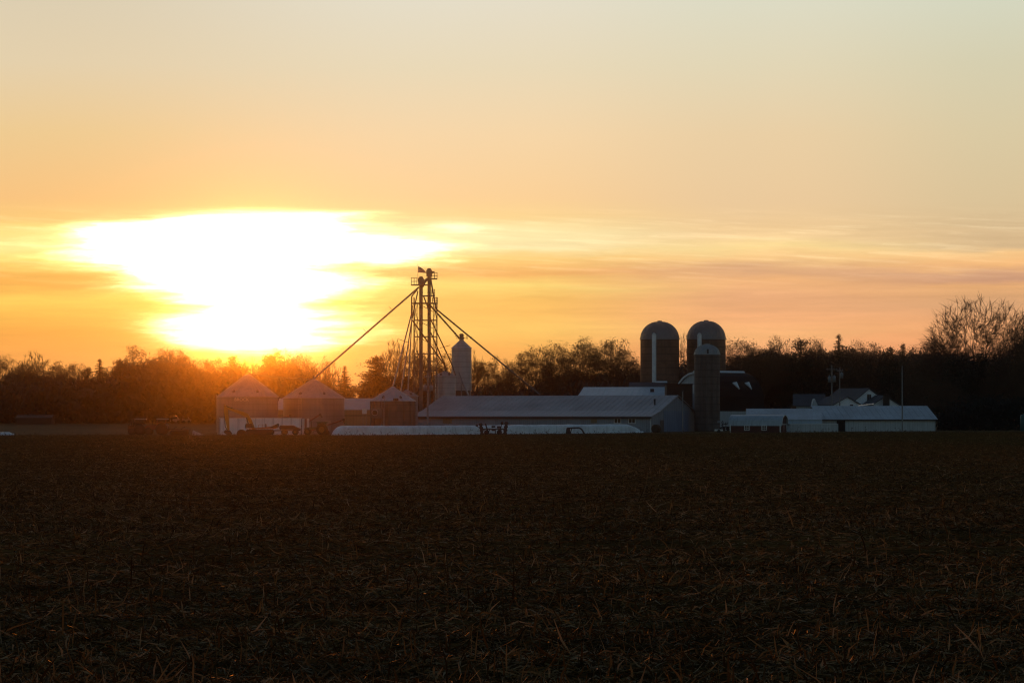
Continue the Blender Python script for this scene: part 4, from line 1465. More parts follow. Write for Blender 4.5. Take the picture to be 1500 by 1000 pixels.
def tractor(name_label, x, y, L, mats, rear_r, facing, roof_mat, rim_mat, cab_z, hood_z, lamp=False, group='tractors in the yard'):
    """facing: +1 hood to the right, -1 hood to the left; x is the rear axle"""
    z = base_z(x, y) + .05
    t = thing('tractor', (x, y, z), name_label, 'tractor', group)
    f = facing
    hd_ = MB().prism([(x + f * .5, z + .75), (x + f * L, z + .7), (x + f * (L + .05), z + hood_z * .8), (x + f * (L - .25), z + hood_z - .05), (x + f * .5, z + hood_z)], 'y', y - .42, y + .42)
    hdo = hd_.build('hood', mats, t)
    gr_ = MB().box((min(x + f * (L + .06), x + f * (L + .1)), y - .3, z + .8), (max(x + f * (L + .06), x + f * (L + .1)), y + .3, z + hood_z * .8))
    gr_.build('grille', M['dark_metal'], hdo)
    MB().tube((x + f * (L * .62), y + .25, z + hood_z - .05), (x + f * (L * .62), y + .25, z + hood_z + .75), .05).build('exhaust', M['dark_metal'], hdo)
    cb = MB()
    for xx in (-.55, .62):
        for yy_ in (-.62, .62):
            cb.bar((x + f * xx, y + yy_, z + 1.0), (x + f * (xx * .92), y + yy_ * .92, z + cab_z - .1), .08, .08)
    cb.box((x - .62, y - .68, z + .8), (x + .68, y + .68, z + 1.15))
    co_ = cb.build('cab', mats, t)
    MB().box((x - .52, y - .58, z + 1.15), (x + .56, y + .58, z + cab_z - .11)).build('window', M['glass'], co_)
    MB().box((x - .72, y - .72, z + cab_z - .1), (x + .78, y + .72, z + cab_z + .06)).build('roof', roof_mat, co_)
    for s in (-1, 1):
        wo_ = MB().wheel((x, y + s * .95, z + rear_r), rear_r, .48, n=28).build('wheel', M['rubber'], t)
        MB().wheel((x, y + s * .95 - .25, z + rear_r), rear_r * .55, .06).build('rim', rim_mat, wo_)
        wo_ = MB().wheel((x + f * (L - .45), y + s * .85, z + rear_r * .62), rear_r * .62, .36, n=24).build('wheel', M['rubber'], t)
        MB().wheel((x + f * (L - .45), y + s * .85 - .19, z + rear_r * .62), rear_r * .33, .05).build('rim', rim_mat, wo_)
        fd = MB()
        for k in range(6):
            a0, a1 = math.pi * (.15 + .7 * k / 6), math.pi * (.15 + .7 * (k + 1) / 6)
            R_ = rear_r + .09
            fd.add([(x + R_ * math.cos(a), y + s * .95 + q, z + rear_r + R_ * math.sin(a) + k2_) for k2_ in (0, .04) for a in (a0, a1) for q in (-.28, .28)],
                   [(0, 1, 3, 2), (6, 7, 5, 4), (0, 2, 6, 4), (1, 5, 7, 3), (0, 4, 5, 1), (2, 3, 7, 6)])
        fd.build('fender', mats, t)
    if lamp:
        MB().cbox((x - f * .45 + lamp[0], y - .74, z + lamp[1]), (.16, .06, .16)).build('tail_lamp', M['lamp_red'], t)
    return t


tractor('green tractor with yellow rims parked right of the white bunker wall', X(472, 379.5), 379.5, 2.35, M['green'], .72, -1, M['green'], M['rim'], 1.68, 1.05)
tractor('dark tractor with pale cab roof, right one of the pair at left', X(238, 378), 378.0, 2.2, M['red_paint'], .78, -1, M['car_white'], M['dark_metal'], 2.12, 1.35, (-.5, 1.12))
tl = tractor('dark tractor with raised front loader, left one of the pair at left', X(206, 378.5), 378.5, 1.55, M['dark_metal'], .72, -1, M['steel_pale'], M['dark_metal'], 2.12, 1.3, (-.95, .5))
z = base_z(X(206), 378.5)
lo_ = MB()
for s in (-.75, .75):
    lo_.bar((X(203), 378.5 + s, z + 1.2), (X(195), 378.5 + s, z + 2.1), .12, .14).bar((X(195), 378.5 + s, z + 2.1), (X(192.4), 378.5 + s, z + .75), .12, .14)
lo_.tube((X(195), 377.7, z + 2.05), (X(195), 379.3, z + 2.05), .05)
lo_.build('loader_arm', M['dark_metal'], tl)
MB().prism([(X(191.3), z + 1.5), (X(193.5), z + 1.2), (X(194.2), z + .55), (X(192.2), z + .4), (X(190.8), z + .7)], 'y', 377.6, 379.4).build('loader_bucket', M['dark_metal'], tl)

# tillage implement at left
Yi = 378.3
z = base_z(X(265), Yi)
t = thing('disc_harrow', (X(265, Yi), Yi, z), 'low dark disc harrow hitched behind the left pair of tractors', 'implement')
fr = MB()
for s in (-1.3, 0, 1.3):
    fr.bar((X(251), Yi + s, z + .8), (X(281), Yi + s, z + .75), .12, .14)
for px in (254, 262, 271, 279):
    fr.bar((X(px), Yi - 1.4, z + .78), (X(px), Yi + 1.4, z + .78), .10, .12)
fr.bar((X(245), Yi, z + .55), (X(252), Yi, z + .78), .14, .14)
for px in (256, 268):
    fr.bar((X(px), Yi - .6, z + .8), (X(px + 6), Yi - .6, z + 1.12), .08, .08)
fr.build('frame', M['dark_metal'], t)
for px in (256.5, 260, 263.5, 267, 270.5, 274, 277.5):
    MB().wheel((X(px), Yi - 1.2, z + .34), .34, .08).build('disc', M['dark_metal'], t)
tv = []
t = MB()
n = 26
c0, c1 = X(283.5), X(300)
ring = []
vs, fs = [], []
for j in range(7):
    for i in range(n + 1):
        s = i / n
        xx = c0 + (c1 - c0) * s
        a = math.pi * j / 6
        h = .62 * (1 - s) ** 1.2 * (1 + .25 * mnoise.noise(Vector((s * 5, j, 0)))) + .06
        vs.append((xx, 379.6 - 1.1 * math.cos(a), base_z(xx, 379.6) + h * math.sin(a)))
for j in range(6):
    for i in range(n):
        k = j * (n + 1) + i
        fs.append((k, k + 1, k + n + 2, k + n + 1))
t.add(vs, fs, True)
t.add([vs[j * (n + 1)] for j in range(7)], [tuple(range(7))])
tag(t.build('tarp_heap', M['tarp']), 'low heap under a grey tarp on the ground left of the first grain bin', 'tarp')


# augers
def auger(px0, py0, px1, py1, Ya, label, hook):
    a, b = at(px0, py0, Ya), at(px1, py1, Ya)
    d = (b - a).normalized()
    z = base_z(a.x, Ya)
    foot = a - d * 3.2
    foot = Vector((foot.x, Ya, max(z + .25, foot.z)))
    t = thing('grain_auger', (foot.x, Ya, z), label, 'auger', 'grain augers')
    MB().tube(foot, b, .10, .10, 10).build('tube', M['red_paint'], t)
    MB().tube(b, b + Vector(hook), .12, .10, 10).cbox(b, (.3, .3, .3)).build('spout', M['dark_metal'], t)
    m = foot.lerp(b, .55)
    lg = MB()
    for s in (-.6, .6):
        lg.bar(m, (m.x + .15, Ya + s, z + .35), .06, .06)
        lg.bar(foot.lerp(b, .2), (m.x + .15, Ya + s, z + .35), .05, .05)
    lg.build('undercarriage', M['dark_metal'], t)
    for s in (-.65, .65):
        MB().wheel((m.x + .15, Ya + s, z + .34), .34, .18).build('wheel', M['rubber'], t)
    return t


auger(455, 615.8, 469, 606.8, 387.5, 'dark auger rising past the white posts of the bunker wall gate', (.28, 0, -.42))
auger(416, 611.3, 425.5, 608.6, 387.8, 'short auger end showing above the white bunker wall', (.05, 0, -.25))
auger(478, 623, 503.5, 614.5, 383.5, 'long thin auger slanting up to the right behind the green tractor', (.12, 0, -.55))

# folded planter in front of the silage bag
Yp = 371.5
Sp = Yp / F
z = base_z(X(720, Yp), Yp)
pt = thing('folded_planter', (X(720, Yp), Yp, z), 'dark folded planter with upright wing sections in front of the white silage bag', 'implement')


def Q(px, py, dy=0.0):
    return Vector(((px - 750) * Sp, Yp + dy, CZ + (HZ - py) * Sp))


fr = MB()
fr.bar(Q(704, 628.2), Q(740, 628.2), .14, .14).bar(Q(704, 635), Q(742, 635), .12, .12).bar(Q(718, 628), Q(714, 636), .10, .10).bar(Q(725.5, 628), Q(725.5, 637), .12, .12).bar(Q(733, 628), Q(732, 636.5), .12, .12)
fr.bar(Q(708, 629), Q(716, 634), .10, .10)
fr.build('frame', M['dark_metal'], pt)
for (a, b, w_) in ((Q(703.8, 619.5), Q(706.5, 637.5), .36), (Q(742.2, 617.5), Q(739.2, 637.5), .38)):
    wg = MB().bar(a, b, w_, .5)
    for k in range(4):
        p = a.lerp(b, .12 + k * .25)
        wg.cbox((p.x, p.y - .2, p.z), (w_ * 1.4, .25, .22))
    wg.build('wing', M['dark_metal'], pt)
for (p, w_, h_) in ((Q(698.5, 623), .36, .22), (Q(722.8, 624.7), .52, .26), (Q(722.8, 629.6), .52, .22), (Q(731.2, 625.3), .58, .30), (Q(735.4, 619.5), .36, .42), (Q(732, 630.2), .5, .22)):
    hp = MB()
    hp.lathe((p.x, p.y), [(.02, p.z - h_ / 2), (w_ * .42, p.z - h_ / 2), (w_ * .5, p.z - h_ * .1), (w_ * .5, p.z + h_ * .35), (w_ * .3, p.z + h_ / 2), (.02, p.z + h_ / 2)], 14)
    hp.build('hopper', M['dark_metal'], pt)
MB().bar(Q(698.5, 624), Q(704, 627.5), .06, .06).bar(Q(711, 620), Q(714.5, 631), .18, .14).bar(Q(735.4, 621), Q(733, 628), .08, .08).build('marker_arm', M['dark_metal'], pt)
for px in (713, 731.5):
    MB().wheel((X(px, Yp), Yp - .3, z + .36), .34, .22).build('wheel', M['rubber'], pt)

# gooseneck trailer frame
z = base_z(X(842, 372), 372)
Yp = 372.0
Sp = Yp / F
gt = thing('gooseneck_frame', (X(842, 372), 372.0, z), 'dark bent gooseneck frame of a low implement before the silage bag', 'implement')
nk = MB()
for dy in (-.35, .35):
    nk.path([Q(829.5, 635, dy), Q(831, 626.8, dy), Q(848.5, 626.2, dy), Q(852, 628.5, dy), Q(856, 635, dy)], .10, 8)
nk.bar(Q(831, 627, -.35), Q(831, 627, .35), .1, .1).bar(Q(848.5, 626.4, -.35), Q(848.5, 626.4, .35), .1, .1).bar(Q(837.5, 627), Q(835.5, 634), .12, .12).bar(Q(846, 632), Q(847.5, 635.5), .08, .08)
nk.build('neck', M['dark_metal'], gt)
MB().cbox(Q(832.8, 630.5), (.4, .7, .7)).build('toolbox', M['dark_metal'], gt)
for dy in (-.5, .5):
    MB().wheel(Q(833, 634.2, dy), .28, .2).build('wheel', M['rubber'], gt)

# bale by the barn corner
bx = at(961, 630, 402.5)
t = MB().wheel((bx.x, bx.y, base_z(bx.x, bx.y) + .55), .62, 1.1, (math.sin(.5), math.cos(.5), 0), 26)
tag(t.build('round_bale', M['leaf']), 'dark round bale lying against the gable of the grey barn', 'bale')

# clutter at the foot of the small silo
Yp = 392.0
Sp = Yp / F
z = base_z(X(1062, Yp), Yp)
sc_ = thing('field_cultivator', (X(1066, Yp), Yp, z), 'dark clutter of a folded cultivator between small silo and red shed', 'implement')
fr = MB()
fr.bar(Q(1056, 625), Q(1077, 625), .12, .12).bar(Q(1056, 622), Q(1070, 619.5), .10, .10).bar(Q(1058, 616), Q(1059, 628), .10, .10).bar(Q(1063, 618), Q(1063.5, 629), .10, .10).bar(Q(1070, 618), Q(1069, 630), .10, .10).bar(Q(1075, 621), Q(1075, 630), .12, .12)
fr.build('frame', M['dark_metal'], sc_)
for px in (1055, 1060, 1066, 1073):
    MB().wheel(Q(px, 628), .24, .16).build('wheel', M['rubber'], sc_)
for px in (1053, 1058, 1067):
    MB().cbox(Q(px, 616.5 + (px % 4)), (.35, .4, .3)).build('tank', M['transformer'], sc_)
z = base_z(X(1052, 389), 389)
Yp = 389.0
Sp = Yp / F
t = thing('small_trailer', (X(1052, Yp), Yp, z), 'small low white trailer at the foot of the slim brown silo', 'trailer')
MB().box((X(1047, Yp), Yp - .5, Zp(631, Yp)), (X(1058.5, Yp), Yp + .5, Zp(628.4, Yp))).build('bed', M['white_trim'], t)
MB().bar((X(1058.5, Yp), Yp, Zp(630, Yp)), (X(1062.5, Yp), Yp, Zp(631, Yp)), .07, .07).build('tow_bar', M['dark_metal'], t)
for s in (-.55, .55):
    MB().wheel((X(1052.5, Yp), Yp + s, z + .24), .22, .14).build('wheel', M['rubber'], t)

# tank at the right edge
c = at(1501, 618, 395)
t = thing('teal_tank', (c.x, c.y, base_z(c.x, c.y)), 'dull teal upright tank at the far right edge', 'tank')
zt_ = Zp(606.5, 395)
zb = base_z(c.x, c.y)
MB().lathe((c.x, c.y), [(.62, zb), (.66, zb + .1), (.66, zt_ - .25), (.55, zt_ - .08), (.2, zt_)], 28).build('body', M['teal'], t)
MB().lathe((c.x, c.y), [(.2, zt_ - .03), (.2, zt_ + .08), (0, zt_ + .1)], 16).build('lid', M['dark_metal'], t)


# two cars parked far off under the trees
def car(px0, px1, top, Yc, label):
    x0, x1 = X(px0, Yc), X(px1, Yc)
    z = base_z(x0, Yc) + .05
    L = x1 - x0
    h = 1.45
    t = thing('parked_car', ((x0 + x1) / 2, Yc, z), label, 'car', 'cars parked under the far trees')
    MB().prism([(x0, z + .3), (x1, z + .3), (x1, z + .85), (x0 + L * .78, z + .92), (x0 + L * .66, z + h), (x0 + L * .2, z + h), (x0 + L * .04, z + .95), (x0, z + .8)], 'y', Yc - .85, Yc + .85).build('body', M['car_white'], t)
    MB().prism([(x0 + L * .74, z + .93), (x0 + L * .65, z + h - .1), (x0 + L * .22, z + h - .1), (x0 + L * .1, z + .95)], 'y', Yc - .87, Yc - .853).build('window', M['glass'], t)
    for q in (.2, .8):
        for s in (-.78, .78):
            MB().wheel((x0 + L * q, Yc + s, z + .3), .32, .2).build('wheel', M['rubber'], t)


car(250, 265, 611, 612, 'pale car parked far off under the trees, nearer the tractors')
car(267, 280, 610, 616, 'pale car parked far off under the trees, close to the first grain bin')


# ------------------------------------------------------------------ utility poles
def utility_pole(px, top, Yq, label, arm=None, cans=(), r=.12):
    p = at(px, top, Yq)
    z = base_z(p.x, Yq)
    t = thing('utility_pole', (p.x, Yq, z), label, 'utility pole', 'utility poles')
    MB().tube((p.x, Yq, z), p, r * 1.25, r * .8, 10).build('pole', M['pole'], t)
    if arm:
        for (py, w_) in arm:
            c = at(px, py, Yq)
            ao = MB().bar((c.x - w_, Yq - .13, c.z), (c.x + w_, Yq - .13, c.z), .09, .11)
            ao = ao.build('crossarm', M['pole'], t)
            ins = MB()
            for s in (-.9, -.35, .35, .9):
                ins.lathe((c.x + w_ * s, Yq - .13), [(.03, c.z + .05), (.06, c.z + .1), (.035, c.z + .2), (0, c.z + .22)], 8)
            ins.build('insulator', M['transformer'], ao)
    for (pxc, pyc, h_) in cans:
        c = at(pxc, pyc, Yq - .3)
        cn_ = MB().lathe((c.x, c.y), [(.0, c.z - h_ / 2), (.26, c.z - h_ / 2), (.27, c.z + h_ / 2 - .08), (.2, c.z + h_ / 2), (0, c.z + h_ / 2 + .03)], 14)
        cn_.tube((c.x, c.y, c.z + h_ / 2), (c.x, c.y, c.z + h_ / 2 + .25), .04, .04, 6)
        cn_.build('transformer', M['transformer'], t)
    return t


utility_pole(1218.5, 534.5, 470, 'utility pole with two grey transformer cans, left one of the twin poles', [(541, .9)], ((1215, 555.5, 1.0), (1222, 555, 1.0)), .13)
utility_pole(1230, 538, 474, 'thinner utility pole with one transformer can, right one of the twin poles', [(543, .5)], ((1233, 550, .9),), .10)
utility_pole(1321.5, 536, 388, 'lone bare wooden pole in front of the long white barn', None, (), .09)
utility_pole(626.5, 545, 387, 'utility pole with grey transformer cans before the elevator and the grey barn end', [(552, .45)], ((622.6, 568.3, .75), (631.5, 568.3, .75)), .12)

# ------------------------------------------------------------------ trees


def branch(mb, p, d, L, r, lvl, cfg, tips, rg):
    """grow one limb: a gently bent tapering tube with side limbs"""
    seg = 3 if lvl < 2 else 2
    q = p.copy()
    dd = d.copy()
    pts = [(q.copy(), r)]
    for i in range(seg):
        dd = (dd + Vector((rg.gauss(0, .10), rg.gauss(0, .10), rg.gauss(0, .06) + cfg['lift']))).normalized()
        q = q + dd * (L / seg)
        pts.append((q.copy(), max(cfg['rmin'], r * (1 - .72 * (i + 1) / seg))))
    nside = 5 if lvl < 2 else 3
    for (a, ra), (b, rb) in zip(pts, pts[1:]):
        mb.tube(a, b, ra, rb, nside, False)
    if lvl >= cfg['levels']:
        tips.append((q, dd))
        return
    nb = cfg['nb'][lvl]
    for k in range(nb):
        s = .25 + .75 * (k + rg.random() * .7) / nb
        i = min(seg - 1, int(s * seg))
        f = s * seg - i
        a = pts[i][0].lerp(pts[i + 1][0], min(1, f))
        ax = dd.orthogonal().normalized()
        ax.rotate(Matrix.Rotation(rg.uniform(0, 2 * math.pi), 3, dd))
        ang = rg.uniform(*cfg['ang'])
        nd = (dd * math.cos(ang) + ax * math.sin(ang)).normalized()
        branch(mb, a, nd, L * rg.uniform(*cfg['len']), max(cfg['rmin'], r * cfg['rr'] * (1 - .35 * s)), lvl + 1, cfg, tips, rg)


def quads_at(mb, c, rg, n, spread, size, flat=1.0):
    for _ in range(n):
        p = c + Vector((rg.gauss(0, spread), rg.gauss(0, spread), rg.gauss(0, spread * flat)))
        a = Vector((rg.gauss(0, 1), rg.gauss(0, 1), rg.gauss(0, .7))).normalized()
        b = a.orthogonal().normalized()
        b.rotate(Matrix.Rotation(rg.uniform(0, 6.28), 3, a))
        s = size * rg.uniform(.5, 1.3)
        u, v = b * s, a.cross(b) * s * rg.uniform(.4, .8)
        mb.add([p - u, p + v * .6, p + u, p - v * .6], [(0, 1, 2, 3)])


def make_tree(kind, seed):
    """a prototype of unit kind: trunk mesh + crown mesh, height about H metres, half width HW"""
    rg = random.Random(seed)
    H = 15.0
    trunk, crown = MB(), MB()
    cm, tm = M['twig'], M['bark']
    if kind in ('bare', 'leafy', 'bigbare', 'round'):
        n_at = dict(bare=260, leafy=150, round=150, bigbare=760)[kind]
        fork = H * dict(bare=.22, leafy=.20, round=.12, bigbare=.20)[kind] * rg.uniform(.9, 1.15)
        HWv = 5.5
        tr0 = .34 if kind != 'bigbare' else .36
        top = Vector((rg.gauss(0, .2), rg.gauss(0, .2), fork))
        trunk.tube((0, 0, -.3), (0, 0, .5), tr0 * 1.5, tr0 * 1.05, 10, False)
        trunk.tube((0, 0, .5), top, tr0 * 1.05, tr0 * .85, 10, False)
        lob = [(Vector((rg.gauss(0, 1), rg.gauss(0, 1), rg.gauss(.3, .6))).normalized(), rg.uniform(.75, 1.08)) for _ in range(16)]
        ats = []
        low = -.25 if kind == 'round' else -.05
        while len(ats) < n_at:
            d = Vector((rg.gauss(0, 1), rg.gauss(0, 1), rg.gauss(0, 1))).normalized()
            if d.z < low:
                continue
            rad = max(lob, key=lambda q: q[0].dot(d))[1] * rg.uniform(.25, 1.0) ** .38
            cz = .47 if kind != 'round' else .42
            p = Vector((d.x * HWv * rad, d.y * HWv * rad, H * cz + d.z * H * (1 - cz) * rad))
            if kind == 'bigbare':      # vase: narrow below, fanning out above
                s = max(0, min(1, (p.z - fork) / (H - fork)))
                k_ = .35 + .65 * min(1, s * 2.0)
                p.x *= k_
                p.y *= k_
            ats.append(p)
        tips = []
        rmin = .03 if kind != 'bigbare' else .016

        def grow(p, pts, r, d0):
            if len(pts) == 1:
                q = pts[0]
                m = p.lerp(q, .5) + d0 * (q - p).length * .10
                crown.tube(p, m, max(rmin, r), rmin, 3, False)
                crown.tube(m, q, rmin, rmin * .8, 3, False)
                tips.append((q, (q - m).normalized()))
                return
            k = min(len(pts), rg.choice((2, 2, 3)) if len(pts) < n_at else rg.choice((4, 5, 6)))
            seeds = rg.sample(pts, k)
            for _ in range(2):
                cl = [[] for _ in seeds]
                for q in pts:
                    u = [((q - p).normalized() - (s - p).normalized()).length for s in seeds]
                    cl[u.index(min(u))].append(q)
                seeds = [sum(c, Vector()) / len(c) if c else s for c, s in zip(cl, seeds)]
            for c in cl:
                if not c:
                    continue
                cen = sum(c, Vector()) / len(c)
                f = rg.uniform(.26, .42)
                q = p.lerp(cen, f) + Vector((rg.gauss(0, .14), rg.gauss(0, .14), rg.gauss(0, .10)))
                rr = max(rmin, r * (len(c) / len(pts)) ** .47)
                m = p.lerp(q, .5) + d0 * (q - p).length * .12
                ns = 6 if rr > .08 else 4
                crown.tube(p, m, rr, rr * .93, ns, False)
                crown.tube(m, q, rr * .93, rr * .86, ns, False)
                grow(q, c, rr * .86, (q - m).normalized())

        grow(top, ats, tr0 * .85, Vector((0, 0, 1)))

        def twigs(q, d, n, ln, wd):
            for _ in range(n):
                dd = (d + Vector((rg.gauss(0, .55), rg.gauss(0, .55), rg.gauss(.12, .45)))).normalized()
                b_ = q - d * rg.uniform(0, ln * .6)
                e_ = b_ + dd * ln * rg.uniform(.5, 1.25)
                s_ = dd.orthogonal().normalized()
                s_.rotate(Matrix.Rotation(rg.uniform(0, 6.28), 3, dd))
                s_ *= wd / 2
                crown.add([b_ - s_, b_ + s_, e_ + s_ * .5, e_ - s_ * .5], [(0, 1, 2, 3)])
        for (q, d) in tips:
            if kind == 'bigbare':
                twigs(q, d, 11, .85, .02)
            elif kind == 'bare':
                twigs(q, d, 11, .95, .045)
            elif kind == 'leafy':
                twigs(q, d, 2, .5, .05)
                quads_at(crown, q, rg, rg.randint(44, 80), .52, .15, .66)
            else:
                twigs(q, d, 3, .5, .05)
                quads_at(crown, q, rg, rg.randint(60, 90), .60, .16, .72)
        if kind in ('leafy', 'round'):
            cm = M['leaf']
    elif kind == 'pine':
        cm = M['needle']
        trunk.tube((0, 0, -.3), (0, 0, H * .5), .32, .2, 10, False).tube((0, 0, H * .5), (0, 0, H * .97), .2, .05, 8, False)
        z = H * .16
        while z < H * .97:
            s = z / H
            reach = (4.1 * (1 - s) ** .62 + .12) * rg.uniform(.75, 1.12)
            nb_ = rg.randint(5, 7)
            a0 = rg.uniform(0, 6)
            for k in range(nb_):
                a = a0 + 2 * math.pi * k / nb_ + rg.gauss(0, .15)
                rr = reach * rg.uniform(.5, 1.18)
                d = Vector((math.cos(a), math.sin(a), rg.uniform(-.1, .6)))
                p = Vector((0, 0, z + rg.gauss(0, .25)))
                e = p + d * rr
                crown.tube(p, e, .06, .03, 4, False)
                m = max(3, int(rr * 3.4))
                for j in range(m):
                    f = .28 + .72 * (j + .5) / m
                    c = p.lerp(e, f) + Vector((rg.gauss(0, .22), rg.gauss(0, .22), rg.gauss(.08, .2)))
                    quads_at(crown, c, rg, 11, .28, .17, .9)
            z += rg.uniform(.42, .75)
        quads_at(crown, Vector((0, 0, H * .97)), rg, 16, .12, .13, 2.0)
    else:  # spruce
        cm = M['needle_dark']
        trunk.tube((0, 0, -.3), (0, 0, H * .98), .28, .04, 8, False)
        z = H * .05
        while z < H * .985:
            s = z / H
            reach = 3.0 * (1 - s) + .05
            nb_ = 9 if s < .8 else 6
            a0 = rg.uniform(0, 6)
            for k in range(nb_):
                a = a0 + 2 * math.pi * k / nb_ + rg.gauss(0, .12)
                rr = reach * rg.uniform(.5, 1.18)
                d = Vector((math.cos(a), math.sin(a), -.22 + .45 * s + rg.gauss(0, .1)))
                p = Vector((0, 0, z + rg.gauss(0, .16)))
                e = p + d * rr
                crown.tube(p, e, .05, .02, 3, False)
                m = max(2, int(rr * 4))
                for j in range(m):
                    f = .15 + .85 * (j + .5) / m
                    quads_at(crown, p.lerp(e, f), rg, 9, .07 + .15 * (1 - s), .07 + .13 * (1 - s), .9)
            z += .34 + .30 * (1 - s)
        crown.tube((0, 0, H * .95), (0, 0, H * 1.0), .04, .015, 4, False)
    # measure the crown
    zs = sorted(v[2] for v in crown.v)
    vz = zs[int(len(zs) * (.988 if kind in ('leafy', 'round', 'bare') else .9995))]
    xs = sorted(abs(v[0]) for v in crown.v)
    hw_ = xs[int(len(xs) * .985)]
    return trunk, crown, tm, cm, vz, hw_


